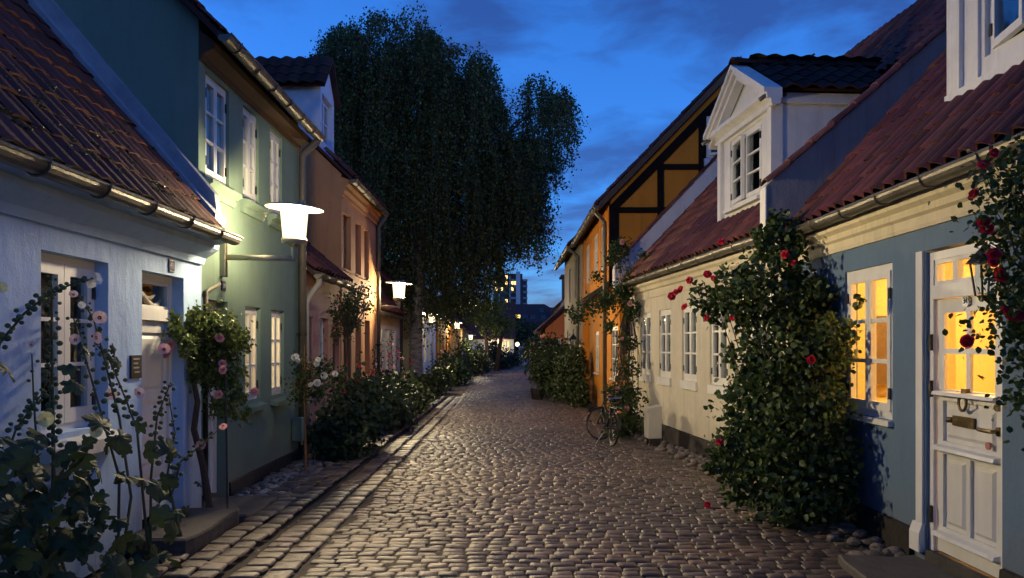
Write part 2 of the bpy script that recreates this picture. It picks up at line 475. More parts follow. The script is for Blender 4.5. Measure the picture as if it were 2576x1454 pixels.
# ------------------------------------------------------------------ building kit
def wall_front(mb, F, u0, u1, z0, z1, ops, n=0.0, rec=0.2):
    us = sorted({u0, u1} | {k for o in ops for k in o[:2]})
    zs = sorted({z0, z1} | {k for o in ops for k in o[2:4]})
    for a, b in zip(us, us[1:]):
        for c, d in zip(zs, zs[1:]):
            m, k = (a + b) / 2, (c + d) / 2
            if any(o[0] < m < o[1] and o[2] < k < o[3] for o in ops): continue
            mb.poly([F.P(a, n, c), F.P(b, n, c), F.P(b, n, d), F.P(a, n, d)])
    for o in ops:
        a, b, c, d = o[:4]; r = n - rec
        mb.poly([F.P(a, n, c), F.P(a, r, c), F.P(a, r, d), F.P(a, n, d)])
        mb.poly([F.P(b, n, c), F.P(b, r, c), F.P(b, r, d), F.P(b, n, d)])
        mb.poly([F.P(a, n, d), F.P(b, n, d), F.P(b, r, d), F.P(a, r, d)])
        mb.poly([F.P(a, n, c), F.P(b, n, c), F.P(b, r, c), F.P(a, r, c)])

def gable(mb, F, u, d, zt, zr, n0=0.0):
    mb.poly([F.P(u, n0, 0), F.P(u, -d, 0), F.P(u, -d, zt), F.P(u, -d / 2, zr), F.P(u, n0, zt)])

def profile(mb, F, u0, u1, prof):
    """extrude a closed (n, z) outline along the wall"""
    return mb.prism([F.P(u0, n, z) for n, z in prof], [F.P(u1, n, z) for n, z in prof])

def pantile_mesh(w=0.235, l=0.37, h=0.06, mat='tile', name='pantile', seg=7):
    mb = MB()
    def zz(t): return h * (0.5 - 0.5 * math.cos(2 * math.pi * (t * 0.93))) * (1.0 if t < 0.54 else 0.85)
    top_ = [[(-w / 2 + w * 1.06 * i / seg, y, zz(i / seg) + zo) for i in range(seg + 1)] for y, zo in ((0, 0.018), (l, 0.0))]
    low = [(p[0], p[1] + 0.004, p[2] - 0.022) for p in top_[0]]
    mb.grid([low, top_[0], top_[1]])
    me = bpy.data.meshes.new(name)
    me.from_pydata(mb.v, [], mb.f)
    me.materials.append(M[mat]); me.update()
    return me

def merge_instances(name, me, mats, mat, parent):
    """many copies of one small mesh joined into one object"""
    n = len(me.vertices)
    co = np.empty(n * 3); me.vertices.foreach_get('co', co); co = co.reshape(n, 3)
    fs = [tuple(p.vertices) for p in me.polygons]
    o_ = np.array(wloc(parent)) if parent is not None else np.zeros(3)
    A = np.array([[list(r) for r in m] for m in mats])
    V = np.einsum('kij,nj->kni', A[:, :3, :3], co) + A[:, None, :3, 3] - o_
    return np_mesh(name, V.reshape(-1, 3), [(fs, n, len(mats))], mat, parent)

def np_mesh(name, V, blocks, mat, parent=None, smooth=False):
    """blocks: (faces of one copy, verts per copy, copies)"""
    loops = []; tot = []
    base = 0
    for fs, n, k in blocks:
        L = np.array([i for f in fs for i in f]); T = np.array([len(f) for f in fs])
        off = base + np.arange(k) * n
        loops.append((L[None, :] + off[:, None]).ravel()); tot.append(np.tile(T, k))
        base += n * k
    loops = np.concatenate(loops).astype(np.int32); tot = np.concatenate(tot).astype(np.int32)
    me = bpy.data.meshes.new(name)
    me.vertices.add(len(V)); me.vertices.foreach_set('co', np.ascontiguousarray(V, dtype=np.float32).ravel())
    me.loops.add(len(loops)); me.loops.foreach_set('vertex_index', loops)
    me.polygons.add(len(tot))
    st = np.concatenate([[0], np.cumsum(tot)[:-1]]).astype(np.int32)
    me.polygons.foreach_set('loop_start', st); me.polygons.foreach_set('loop_total', tot)
    if smooth: me.polygons.foreach_set('use_smooth', np.ones(len(tot), dtype=bool))
    me.update(calc_edges=True); me.validate()
    me.materials.append(mat)
    o = bpy.data.objects.new(name, me); C.objects.link(o); o.parent = parent
    return o

PT = {}
def tiles(F, roof, u0, u1, ne, ze, m, nr, mat='tile', limit=300, skip=(), w=0.205, expo=0.315, h=0.066, lift=0.02):
    """pantiles laid up a slope from the eave (ne, ze) to the ridge at nr"""
    key = (mat, round(w, 3), h)
    if key not in PT: PT[key] = pantile_mesh(w, expo + 0.055, h, mat, 'roof_tile')
    U, N = F.dirs()
    sl = Vector((-N.x, -N.y, m)).normalized()      # up the slope
    nn = U.cross(sl)
    if nn.z < 0: nn = -nn
    x = sl.cross(nn)                                # tile width axis, right handed
    cosm = 1 / math.sqrt(1 + m * m)
    L = (ne - nr) / cosm
    out = []
    k = 0
    while k * expo < L - 0.1:
        s = k * expo
        nu = int((u1 - u0) / w)
        ww = (u1 - u0) / max(nu, 1)
        for i in range(nu):
            u = u0 + (i + 0.5) * ww
            n = ne - s * cosm
            if any(a < u < b and c < n - 0.18 < d for a, b, c, d in skip): continue
            j = random.uniform(-0.007, 0.007)
            p = Vector(F.P(u, n, ze + (ne - n) * m)) + nn * (lift + j) + sl * random.uniform(-0.012, 0.012)
            r = Matrix((x, sl, nn)).transposed().to_4x4()
            out.append(Matrix.Translation(p) @ r @ Matrix.Rotation(random.gauss(0, 0.014), 4, 'Z') @ Matrix.Scale(ww / w, 4, (1, 0, 0)))
        k += 1
    out.sort(key=lambda t: (t.translation - cam.location).length + (6 if t.translation.y < 4.0 else 0))
    for t in out[:limit]: inst('roof_tile', PT[key], t, roof)
    if len(out) > limit:
        o = merge_instances('roof_tiling', PT[key], out[limit:], M[mat + '_far'] if mat + '_far' in M else M[mat], roof)
        o['kind'] = 'stuff'

def roof_slab(F, house, u0, u1, ne, ze, m, nr, th=0.07, mat='underlay'):
    zr = ze + (ne - nr) * m
    mb = MB()
    pf = [(ne, ze), (nr, zr), (2 * nr - ne, ze), (2 * nr - ne, ze - th), (nr, zr - th), (ne, ze - th)]
    profile(mb, F, u0, u1, pf)
    o = mb.build('roof', M[mat], house)
    return o

def gutter(F, house, u0, u1, n, z, r=0.062, step=0.72, first=0.2, mat='zinc'):
    rows = []
    seg = 8
    for u in (u0, u1):
        row = [F.P(u, n + r * math.cos(math.pi + math.pi * k / seg), z + r * math.sin(math.pi + math.pi * k / seg)) for k in range(seg + 1)]
        row += [F.P(u, n + (r - 0.008) * math.cos(math.pi + math.pi * k / seg), z + 0.004 + (r - 0.008) * math.sin(math.pi + math.pi * k / seg)) for k in range(seg, -1, -1)]
        rows.append(row)
    mb = MB(); mb.prism(rows[0], rows[1])
    # rolled front bead
    mb.tube([F.P(u0, n + r, z + 0.004), F.P(u1, n + r, z + 0.004)], 0.011, 6)
    for u in (u0 + 0.003, u1 - 0.003):
        mb.poly([F.P(u, n + (r - 0.003) * math.cos(math.pi + math.pi * k / seg), z + (r - 0.003) * math.sin(math.pi + math.pi * k / seg)) for k in range(seg + 1)])
    g = mb.build('gutter', M[mat], house, smooth=False)
    u = u0 + first
    while u < u1 - 0.05:
        b = MB()
        pts = [F.P(u, n + (r + 0.006) * math.cos(a), z + (r + 0.006) * math.sin(a)) for a in [math.pi + math.pi * k / 8 for k in range(9)]]
        pts = [F.P(u, n - r - 0.006, z + 0.05)] + pts + [F.P(u, n + r + 0.008, z + 0.02)]
        b.tube(pts, 0.007, 4)
        b.build('gutter_bracket', M['zinc'], g)
        u += step
    return g

def window(F, house, ua, ub, za, zb, rec=0.12, cas=2, rows=3, cols=1, mat='paint', back='dark', sill='paint', fw=0.045, sw=0.038, bw=0.022,
           hinges=True, depth=0.5, open_=None, sillout=0.05):
    """outer frame > sashes, panes, hinges, sill, curtain"""
    n1 = -rec; n0 = n1 - 0.06
    mb = MB()
    mb.box(F, ua, ua + fw, n0, n1, za, zb); mb.box(F, ub - fw, ub, n0, n1, za, zb)
    mb.box(F, ua + fw, ub - fw, n0, n1, zb - fw, zb); mb.box(F, ua + fw, ub - fw, n0, n1, za, za + fw)
    w = mb.build('window', M[mat], house)
    cw = (ub - ua - 2 * fw) / cas
    for c in range(cas):
        a = ua + fw + c * cw + 0.003; b = a + cw - 0.006
        lo, hi = za + fw + 0.003, zb - fw - 0.003
        G = F
        if open_ and open_[0] == c:
            # hinged outwards about its outer stile
            hu = a if c == 0 else b
            G = Fr(0, 0); hp = F.P(hu, n1, 0); ang = R(open_[1]) * (1 if c == 0 else -1)
            U, N = F.dirs()
            du = U * math.cos(ang) + N * math.sin(abs(ang)) * (1 if c == 0 else -1)
            dn = N * math.cos(ang) - U * math.sin(abs(ang)) * (1 if c == 0 else -1)
            G.U = (du.x, du.y); G.N = (dn.x, dn.y); G.o = (hp[0] - du.x * hu - dn.x * n1, hp[1] - du.y * hu - dn.y * n1)
        s = MB(); f0, f1 = n1 - 0.035, n1 + 0.012
        s.box(G, a, a + sw, f0, f1, lo, hi); s.box(G, b - sw, b, f0, f1, lo, hi)
        s.box(G, a + sw, b - sw, f0, f1, hi - sw, hi); s.box(G, a + sw, b - sw, f0, f1, lo, lo + sw * 1.25)
        ph = (hi - lo - sw * 2.25) / rows; pw = (b - a - 2 * sw) / cols
        for r in range(1, rows):
            z = lo + sw * 1.25 + r * ph
            s.box(G, a + sw, b - sw, f0 + 0.006, f1 - 0.005, z - bw / 2, z + bw / 2)
        for k in range(1, cols):
            u = a + sw + k * pw
            s.box(G, u - bw / 2, u + bw / 2, f0 + 0.008, f1 - 0.007, lo + sw, hi - sw)
        s.build('sash', M[mat], w)
        for r in range(rows):
            for k in range(cols):
                q = MB()
                q.box(G, a + sw + k * pw - 0.004, a + sw + (k + 1) * pw + 0.004, n1 - 0.016, n1 - 0.012,
                      lo + sw * 1.25 + r * ph - 0.004, lo + sw * 1.25 + (r + 1) * ph + 0.004)
                q.build('pane', M['glass'], w)
        if hinges:
            for z in (lo + (hi - lo) * 0.13, lo + (hi - lo) * 0.84):
                h = MB(); e = ua + fw if c == 0 else ub - fw
                if c in (0, cas - 1):
                    h.box(F, e - 0.018, e + 0.018, n1 + 0.012, n1 + 0.024, z - 0.045, z + 0.045); h.build('hinge', M['iron'] if mat == 'paint' else M[mat], w)
    if sill:
        q = MB(); q.prism([F.P(ua - 0.01, n, z) for n, z in ((-rec - 0.02, za - 0.045), (sillout, za - 0.06), (sillout, za - 0.035), (-rec - 0.02, za + 0.004))],
                          [F.P(ub + 0.01, n, z) for n, z in ((-rec - 0.02, za - 0.045), (sillout, za - 0.06), (sillout, za - 0.035), (-rec - 0.02, za + 0.004))])
        q.build('sill', M[sill], w)
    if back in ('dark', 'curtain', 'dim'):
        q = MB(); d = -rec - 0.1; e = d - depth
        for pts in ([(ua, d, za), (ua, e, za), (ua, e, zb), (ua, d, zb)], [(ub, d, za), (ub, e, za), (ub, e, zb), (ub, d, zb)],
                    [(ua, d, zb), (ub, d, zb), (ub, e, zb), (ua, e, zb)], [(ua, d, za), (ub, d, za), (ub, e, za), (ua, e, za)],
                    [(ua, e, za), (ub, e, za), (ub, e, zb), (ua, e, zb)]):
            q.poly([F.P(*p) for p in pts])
        q.build('inner_reveal', M['dark_room'], w)  # shallow near-black box stands in for the unlit room's darkness
    if back in ('curtain', 'dim'):
        for (a, b) in ((ua + 0.02, ua + 0.36 * (ub - ua)), (ub - 0.36 * (ub - ua), ub - 0.02)):
            rows_ = []
            K = 14
            for z in (za + 0.02, zb - 0.02):
                rows_.append([F.P(a + (b - a) * i / K, -rec - 0.16 + 0.022 * math.sin(i * 1.9), z) for i in range(K + 1)])
            MB().grid(rows_).build('curtain', M['curtain' if back == 'curtain' else 'curtain_dark'], w)
    return w

def house_body(name, label, F, u0, u1, zt, d, m, mat, ops, near=True, far=True, rec=0.2, zr0=None, loc=None, cat='house', plinth=0.22, plinth_mat='plinth', pn=0.02,
               gaps=()):
    zr0 = zr0 if zr0 is not None else zt
    h = thing(name, label, cat, loc or F.P((u0 + u1) / 2, 0, 0))
    mb = MB()
    wall_front(mb, F, u0, u1, 0, zt, ops, 0, rec)
    zr = zr0 + m * d / 2 - 0.05
    if near: gable(mb, F, u0, d, zt, zr)
    if far: gable(mb, F, u1, d, zt, zr)
    mb.poly([F.P(u0, -d, 0), F.P(u1, -d, 0), F.P(u1, -d, zt), F.P(u0, -d, zt)])
    mb.build('wall', M[mat], h, fix=False)
    if plinth:
        ed = sorted([u0] + [k for g in gaps for k in g] + [u1])
        for a, b in zip(ed[::2], ed[1::2]):
            if b - a > 0.02:
                q = MB(); profile(q, F, a, b, [(-0.02, -0.05), (pn + 0.015, -0.05), (pn, plinth), (-0.02, plinth + 0.015)])
                q.build('plinth', M[plinth_mat], h)
    return h

def downpipe(F, house, u, n, z0, z1, r=0.045, mat='pipe', gut=None, clips=()):
    mb = MB()
    pts = [F.P(u, n, z0), F.P(u, n, z1)]
    if gut: pts = [F.P(u, n, z0), F.P(u, n, z1 - 0.32), F.P(u, n, z1 - 0.28), F.P(u + gut[0] * 0.5, (n + gut[1]) / 2, z1 - 0.16), F.P(u + gut[0], gut[1], z1 - 0.06), F.P(u + gut[0], gut[1], z1)]
    mb.tube(pts, r, 10)
    p = mb.build('downpipe', M[mat], house, smooth=True)
    for z in clips:
        q = MB(); q.tube([F.P(u, n, z - 0.02), F.P(u, n, z + 0.02)], r + 0.008, 10); q.box(F, u - 0.02, u + 0.02, 0, n, z - 0.012, z + 0.012)
        q.build('pipe_clip', M['iron'], p)
    return p

def panel_door(F, house, ua, ub, za, zb, rec, mat='paint', layout=(), glass=(), name='door', fr=0.055, lights=None, boards=False):
    """frame with leaf; layout = raised panels (u0,u1,z0,z1 in 0..1), glass = panes in the leaf, lights = transom panes above"""
    n1 = -rec
    mb = MB(); zt = lights[0] if lights else zb
    mb.box(F, ua, ua + fr, n1 - 0.08, n1 + 0.005, za, zb); mb.box(F, ub - fr, ub, n1 - 0.08, n1 + 0.005, za, zb)
    mb.box(F, ua + fr, ub - fr, n1 - 0.08, n1 + 0.005, zb - fr, zb)
    if lights: mb.box(F, ua + fr, ub - fr, n1 - 0.08, n1 + 0.02, zt - 0.05, zt + 0.05)
    for s_, e_ in ((ua + fr, ua + fr + 0.03), (ub - fr - 0.03, ub - fr)): mb.box(F, s_, e_, n1 - 0.078, n1 - 0.05, za, zt - 0.051 if lights else zb - fr)
    mb.box(F, ua + fr + 0.031, ub - fr - 0.031, n1 - 0.077, n1 - 0.05, za - 0.01, za + 0.04)
    d = mb.build(name, M[mat], house)
    la, lb, lz, lt = ua + fr + 0.004, ub - fr - 0.004, za + 0.012, (zt - 0.054 if lights else zb - fr - 0.004)
    W_, H_ = lb - la, lt - lz
    q = MB()
    wall_front(q, F, la, lb, lz, lt, [(la + g[0] * W_, la + g[1] * W_, lz + g[2] * H_, lz + g[3] * H_) for g in list(glass) + list(layout)], n1 - 0.02, 0.022)
    q.build('door_leaf', M[mat], d)
    for g in layout:
        a, b, c, e = la + g[0] * W_, la + g[1] * W_, lz + g[2] * H_, lz + g[3] * H_
        t = MB()
        t.poly([F.P(a, n1 - 0.042, c), F.P(b, n1 - 0.042, c), F.P(b, n1 - 0.042, e), F.P(a, n1 - 0.042, e)])
        i = 0.03; k = 0.055
        if b - a > 0.14 and e - c > 0.14:
            o1 = [F.P(a + i, n1 - 0.041, c + i), F.P(b - i, n1 - 0.041, c + i), F.P(b - i, n1 - 0.041, e - i), F.P(a + i, n1 - 0.041, e - i)]
            o2 = [F.P(a + k, n1 - 0.022, c + k), F.P(b - k, n1 - 0.022, c + k), F.P(b - k, n1 - 0.022, e - k), F.P(a + k, n1 - 0.022, e - k)]
            t.prism(o1, o2)
        t.build('door_panel', M[mat], d)
    for g in glass:
        a, b, c, e = la + g[0] * W_, la + g[1] * W_, lz + g[2] * H_, lz + g[3] * H_
        t = MB(); t.box(F, a - 0.003, b + 0.003, n1 - 0.036, n1 - 0.032, c - 0.003, e + 0.003); t.build('pane', M['glass'], d)
    if lights:
        k = lights[1]; pw = (ub - ua - 2 * fr) / k; z0, z1 = zt + 0.05, zb - fr
        s = MB()
        for i in range(k):
            a = ua + fr + i * pw
            s.box(F, a, a + 0.028, n1 - 0.05, n1 - 0.004, z0, z1); s.box(F, a + pw - 0.028, a + pw, n1 - 0.05, n1 - 0.004, z0, z1)
            s.box(F, a + 0.028, a + pw - 0.028, n1 - 0.05, n1 - 0.004, z1 - 0.028, z1); s.box(F, a + 0.028, a + pw - 0.028, n1 - 0.05, n1 - 0.004, z0, z0 + 0.028)
            t = MB(); t.box(F, a + 0.02, a + pw - 0.02, n1 - 0.03, n1 - 0.026, z0 + 0.02, z1 - 0.02); t.build('pane', M['glass'], d)
        s.build('transom', M[mat], d)
    return d

def text(body, size, F, u, n, z, mat, parent, name='numeral', extrude=0.003):
    cu = bpy.data.curves.new(name, 'FONT'); cu.body = body; cu.size = size; cu.align_x = 'CENTER'; cu.align_y = 'CENTER'; cu.extrude = extrude
    cu.materials.append(mat)
    tmp = bpy.data.objects.new(name, cu); me = bpy.data.meshes.new_from_object(tmp); bpy.data.objects.remove(tmp)
    o = bpy.data.objects.new(name, me); C.objects.link(o); o.parent = parent
    U, N = F.dirs()
    x = Vector((0, 0, 1)).cross(N)
    mw = Matrix((x, Vector((0, 0, 1)), N)).transposed().to_4x4()
    o.matrix_local = Matrix.Translation(Vector(F.P(u, n, z)) - wloc(parent)) @ mw
    return o

# ------------------------------------------------------------------ ground
mb = MB()
mb.poly([(-1500, -300, -0.07), (1500, -300, -0.07), (1500, 2500, -0.07), (-1500, 2500, -0.07)])
ground = mb.build('ground', M['earth']); tag(ground, kind='structure')
mb = MB(); mb.poly([(-1.52, -4, -0.0125), (2.75, -4, -0.0125), (2.75, 9, -0.0125), (2.15, 16, -0.0125), (1.7, 22, -0.0125), (1.6, 80, -0.0125), (-3.0, 80, -0.0125), (-1.52, 24, -0.0125)])
road = mb.build('road', M['dirt']); tag(road, kind='structure')

def sett_mesh(i, w, l, h=0.07, round_=0.0065):
    """one granite sett: uneven outline, worn rounded arrises, slightly domed"""
    rr = random.Random(100 + i)
    c = rr.uniform(0.10, 0.17)
    raw = [(-1, -1 + c), (-1 + c * 0.6, -1), (-0.3, -1), (0.3, -1), (1 - c * 0.6, -1), (1, -1 + c), (1, 1 - c), (1 - c * 0.6, 1), (0.3, 1), (-0.3, 1), (-1 + c * 0.6, 1), (-1, 1 - c)]
    sk = rr.uniform(-0.05, 0.05)
    out = [((px_ + sk * py_) * w / 2 * (1 + rr.uniform(-0.045, 0.03)), py_ * l / 2 * (1 + rr.uniform(-0.07, 0.03))) for px_, py_ in raw]
    n = 12
    rows = [[(x, y, -h) for x, y in out], [(x, y, -0.017) for x, y in out],
            [(x * (1 - round_ * 0.7 / w), y * (1 - round_ * 0.7 / l), -0.006) for x, y in out],
            [(x * (1 - 2.4 * round_ / w), y * (1 - 2.4 * round_ / l), rr.uniform(-0.0015, 0.0015)) for x, y in out]]
    b = MB(); b.grid(rows[1:], close_v=True)
    s = len(b.v); b.v.append((rr.uniform(-.01, .01), rr.uniform(-.01, .01), 0.003))
    for k in range(n): b.f.append((s - n + k, s - n + (k + 1) % n, s))
    me = bpy.data.meshes.new('sett'); me.from_pydata(b.v, [], b.f)
    bm = bmesh.new(); bm.from_mesh(me); bmesh.ops.recalc_face_normals(bm, faces=bm.faces); bm.to_mesh(me); bm.free()
    me.polygons.foreach_set('use_smooth', [True] * len(me.polygons)); me.materials.append(M['stone'])
    return me

def lay(spots, meshes, farmat, parent, name, limit=300):
    """spots: (x, y, z, scale_x, scale_y, rot, tiltx, tilty, variant)"""
    def inview(s): return abs(s[0]) / max(s[1], 0.1) < 0.6 and s[1] > 5.6
    spots.sort(key=lambda s: s[1] + (0 if inview(s) else 1000))
    ms = []
    for s in spots:
        ms.append((Matrix.Translation((s[0], s[1], s[2])) @ Matrix.Rotation(s[5], 4, 'Z') @ Matrix.Rotation(s[6], 4, 'X') @ Matrix.Rotation(s[7], 4, 'Y')
                   @ Matrix.Diagonal((s[3], s[4], 1, 1)), s[8]))
    for m_, v in ms[:limit]: inst(name, meshes[v], m_, parent)
    for v, me in enumerate(meshes):
        sel = [m_ for m_, k in ms[limit:] if k == v]
        if sel:
            o = merge_instances(name + '_paving', me, sel, M[farmat], parent); o['kind'] = 'stuff'
            o.data.polygons.foreach_set('use_smooth', np.ones(len(o.data.polygons), dtype=bool))

SW, SL = 0.142, 0.106
sett_v = [sett_mesh(i, SW, SL) for i in range(7)]
spots = []
def road_left(y): return -1.52 if y < 18 else -1.52 - (y - 18) * 0.012
def wall_r(y): return 3.04 if y < 9.1 else 2.97 - 0.08 * (y - 9.15)
def road_right(y): return min(2.66, wall_r(y) - 0.34) if y < 15.5 else max(2.1 - (y - 15.5) * 0.075, 1.1)
y = 3.6
row = 0
while y < 64:
    x = road_left(y) + random.uniform(0, 0.09)
    lim = road_right(y)
    while x < lim:
        w_ = SW * random.choice((0.8, 0.95, 1, 1.05, 1.15, 1.25))
        wav = 0.02 * math.sin(x * 1.3 + y * 0.35) + 0.006 * math.sin(x * 5 + row)
        z = random.uniform(-0.008, 0.004) + 0.006 * math.sin(y * 1.3) * math.sin(x * 2.1)
        spots.append((x + w_ / 2, y + wav + random.uniform(-0.006, 0.006), z, w_ / SW, random.uniform(0.92, 1.06), random.uniform(-0.035, 0.035),
                      random.uniform(-0.045, 0.045), random.uniform(-0.045, 0.045), random.randrange(7)))
        x += w_ + random.uniform(0.004, 0.011)
    y += SL + random.uniform(0.006, 0.012)
    row += 1
lay(spots, sett_v, 'stone_far', road, 'sett', 300)

# gutter strip and paving along the west houses
mb = MB(); mb.poly([(-3.02, -4, -0.03), (-1.5, -4, -0.03), (-1.5, 26, -0.03), (-3.4, 26, -0.03)])
pave = mb.build('pavement', M['dirt']); tag(pave, kind='structure')
big_v = [sett_mesh(20 + i, 0.2, 0.19, round_=0.016) for i in range(5)]
spots = []
for cx, wid, rr in ((-1.635, 0.2, 0.2), (-1.86, 0.2, 0.17), (-2.12, 0.17, 0.19), (-2.31, 0.19, 0.2), (-2.52, 0.2, 0.2)):
    y = 4.2
    while y < 26:
        l = rr * random.uniform(0.8, 1.3)
        if not (cx < -2.4 and (6.2 < y < 8.75 or y > 10.2)):
            z = 0.0 + (0.03 if cx < -2 else 0) + random.uniform(-0.008, 0.006)
            spots.append((cx + random.uniform(-0.012, 0.012), y + l / 2, z, wid / 0.2 * random.uniform(0.92, 1.02), l / 0.19 * 0.92, random.uniform(-0.06, 0.06),
                          random.uniform(-0.05, 0.05), random.uniform(-0.05, 0.05), random.randrange(5)))
        y += l + 0.012
lay(spots, big_v, 'stone_far', pave, 'paving_stone', 240)
mb = MB()
rows = []
for j in range(30):
    yy = 8.75 + j * 0.06
    rows.append([(-2.93 + i * 0.055, yy, 0.012 + 0.018 * math.sin(i * 2.1 + j) * math.sin(j * 1.3) - (0.05 if i in (0, 10) else 0)) for i in range(11)])
mb.grid(rows)
mb.build('mortar_bed', M['mortar'], pave, smooth=True)

# rounded field cobbles along the walls
def cobble_mesh(i):
    rr = random.Random(300 + i)
    b = MB(); b.ball((0, 0, 0), 0.06, 9, 6, (rr.uniform(0.9, 1.3), rr.uniform(0.8, 1.1), rr.uniform(0.55, 0.75)))
    me = bpy.data.meshes.new('cobblestone'); me.from_pydata([(x * (1 + 0.12 * math.sin(9 * y + 30 * z + i)), y * (1 + .1 * math.sin(40 * x + i)), z) for x, y, z in b.v], [], b.f)
    me.polygons.foreach_set('use_smooth', [True] * len(me.polygons)); me.materials.append(M['cobble'])
    return me
cob_v = [cobble_mesh(i) for i in range(6)]
mb = MB(); mb.poly([(2.66, -4, -0.016), (3.3, -4, -0.016), (3.2, 9.2, -0.016), (2.5, 17.4, -0.016), (1.5, 24, -0.016), (2.1, 15.5, -0.016), (2.64, 9.1, -0.016)])
verge = mb.build('verge', M['earth']); tag(verge, kind='structure')
spots = []
def wall_r(y): return 3.04 if y < 9.1 else 2.97 - 0.08 * (y - 9.15)
for k in range(900):
    y = random.uniform(5.9, 17); x = wall_r(y) - 0.07 - abs(random.gauss(0, 0.2))
    if x < wall_r(y) - 0.42: continue
    if 4.6 < y < 6.3: continue
    if any((x - s[0]) ** 2 + (y - s[1]) ** 2 < 0.0095 for s in spots): continue
    s = random.uniform(0.75, 1.35)
    spots.append((x, y, 0.005 + random.uniform(-0.01, 0.015), s, s * random.uniform(0.8, 1.1), random.uniform(0, 6.28), random.uniform(-.2, .2), random.uniform(-.2, .2), random.randrange(6)))
lay(spots, cob_v, 'cobble_far', verge, 'cobblestone', 260)
spots = []
for k in range(420):
    y = random.uniform(8.7, 13); x = -2.9 + abs(random.gauss(0, 0.22))
    if x > -2.35: continue
    if any((x - s[0]) ** 2 + (y - s[1]) ** 2 < 0.011 for s in spots): continue
    s = random.uniform(0.8, 1.4)
    spots.append((x, y, 0.0 + random.uniform(-0.01, 0.012), s, s * random.uniform(0.7, 1.0), random.uniform(0, 6.28), random.uniform(-.2, .2), random.uniform(-.2, .2), random.randrange(6)))
lay(spots, cob_v, 'cobble_far', pave, 'cobblestone', 120)

# grass and weeds in the joints, fallen leaves: uncountable, one object each
def blades(name, pts, hmin, hmax, wd, mat, label, cat):
    P = np.array(pts); n = len(P)
    a = RNG.uniform(0, 6.28, n); h = RNG.uniform(hmin, hmax, n); lean = RNG.normal(0, 0.5, (n, 2)) * h[:, None]
    dx = np.stack([np.cos(a), np.sin(a), 0 * a], 1) * wd
    V = np.stack([P - dx, P + dx, P + np.concatenate([lean, h[:, None]], 1)], 1).reshape(-1, 3)
    o = np_mesh(name, V, [([(0, 1, 2)], 3, n)], mat); tag(o, label, cat, kind='stuff')
    return o
gp = []
for k in range(260):
    y = random.uniform(5.7, 16) if k % 2 else random.uniform(5.7, 9); x = random.uniform(-1.6, 2.2)
    if math.sin(x * 2.3 + y) + math.sin(y * 1.7 - x) < 0.2: continue
    for j in range(10): gp.append((x + random.gauss(0, .03), y + random.gauss(0, .02), -0.02))
for k in range(160):
    y = random.uniform(6, 17); x = wall_r(y) - random.uniform(0.02, 0.5)
    for j in range(10): gp.append((x + random.gauss(0, .03), y + random.gauss(0, .03), -0.01))
blades('weeds', gp, 0.012, 0.045, 0.004, M['grass'], 'tufts of short weeds growing in the joints between street stones', 'weeds')

# ------------------------------------------------------------------ west side, blue cottage number 41
def room(F, house, u0, u1, d0, d1, z0, z1, mat, name='room'):
    q = MB(); P = F.P
    q.poly([P(u0, -d1, z0), P(u1, -d1, z0), P(u1, -d1, z1), P(u0, -d1, z1)])
    q.poly([P(u0, -d0, z0), P(u0, -d1, z0), P(u0, -d1, z1), P(u0, -d0, z1)])
    q.poly([P(u1, -d0, z0), P(u1, -d1, z0), P(u1, -d1, z1), P(u1, -d0, z1)])
    q.poly([P(u0, -d0, z0), P(u1, -d0, z0), P(u1, -d1, z0), P(u0, -d1, z0)])
    q.poly([P(u0, -d0, z1), P(u1, -d0, z1), P(u1, -d1, z1), P(u0, -d1, z1)])
    return q.build(name, M[mat], house, fix=False)

def point_light(name, loc, watts, col, radius, parent=None):
    l = bpy.data.lights.new(name, 'POINT'); l.energy = watts; l.color = col; l.shadow_soft_size = radius
    o = bpy.data.objects.new(name, l); C.objects.link(o); o.parent = parent
    o.location = Vector(loc) - (wloc(parent) if parent else Vector((0, 0, 0)))
    return o

F1 = Fr(-2.95, 0)
ops = [(5.27, 6.15, 1.02, 2.2), (6.71, 7.56, 0.0, 2.2)]
L1 = house_body('cottage', 'pale blue limewashed cottage with white window, white door and number 41', F1, -2.0, 7.994, 2.93, 7.2, 1.16, 'blue_l', ops,
                near=True, far=False, zr0=2.99, plinth=0, loc=(-2.95, 6.2, 0))
q = MB(); profile(q, F1, -2.0, 7.98, [(0, 2.36), (0.03, 2.36), (0.05, 2.42), (0.13, 2.47), (0.17, 2.50), (0.17, 2.55), (0.25, 2.57), (0.25, 2.62), (0, 2.80)])
q.build('cornice', M['blue_l'], L1)
rf = roof_slab(F1, L1, -2.0, 7.96, 0.27, 2.66, 1.16, -3.4)
rf0 = rf
tiles(F1, rf, 0.6, 7.72, 0.27, 2.66, 1.16, -3.4, 'tile_old', 300, h=0.016, w=0.205, expo=0.30)
q = MB()      # mortar fillet and raised edge against the taller gable
profile(q, F1, 7.70, 7.985, [(0.22, 2.70), (0.24, 2.80), (-3.4, 7.03), (-3.4, 6.93)])
q.build('flashing', M['lead'], L1)
q = MB(); profile(q, F1, 7.86, 7.985, [(0.20, 2.78), (0.17, 3.02), (-3.4, 7.24), (-3.4, 7.0)])
q.build('flashing', M['lead'], L1)
gutter(F1, L1, -2.0, 7.99, 0.315, 2.615, 0.07, 0.7, 0.37)
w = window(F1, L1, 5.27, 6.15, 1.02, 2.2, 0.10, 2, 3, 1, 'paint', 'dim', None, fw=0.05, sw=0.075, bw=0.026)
q = MB(); q.prism([F1.P(5.2, n, z) for n, z in ((-0.1, 0.88), (0.10, 0.86), (0.10, 0.945), (-0.1, 1.018))], [F1.P(6.22, n, z) for n, z in ((-0.1, 0.88), (0.10, 0.86), (0.10, 0.945), (-0.1, 1.018))])
q.build('sill', M['white_l'], w)
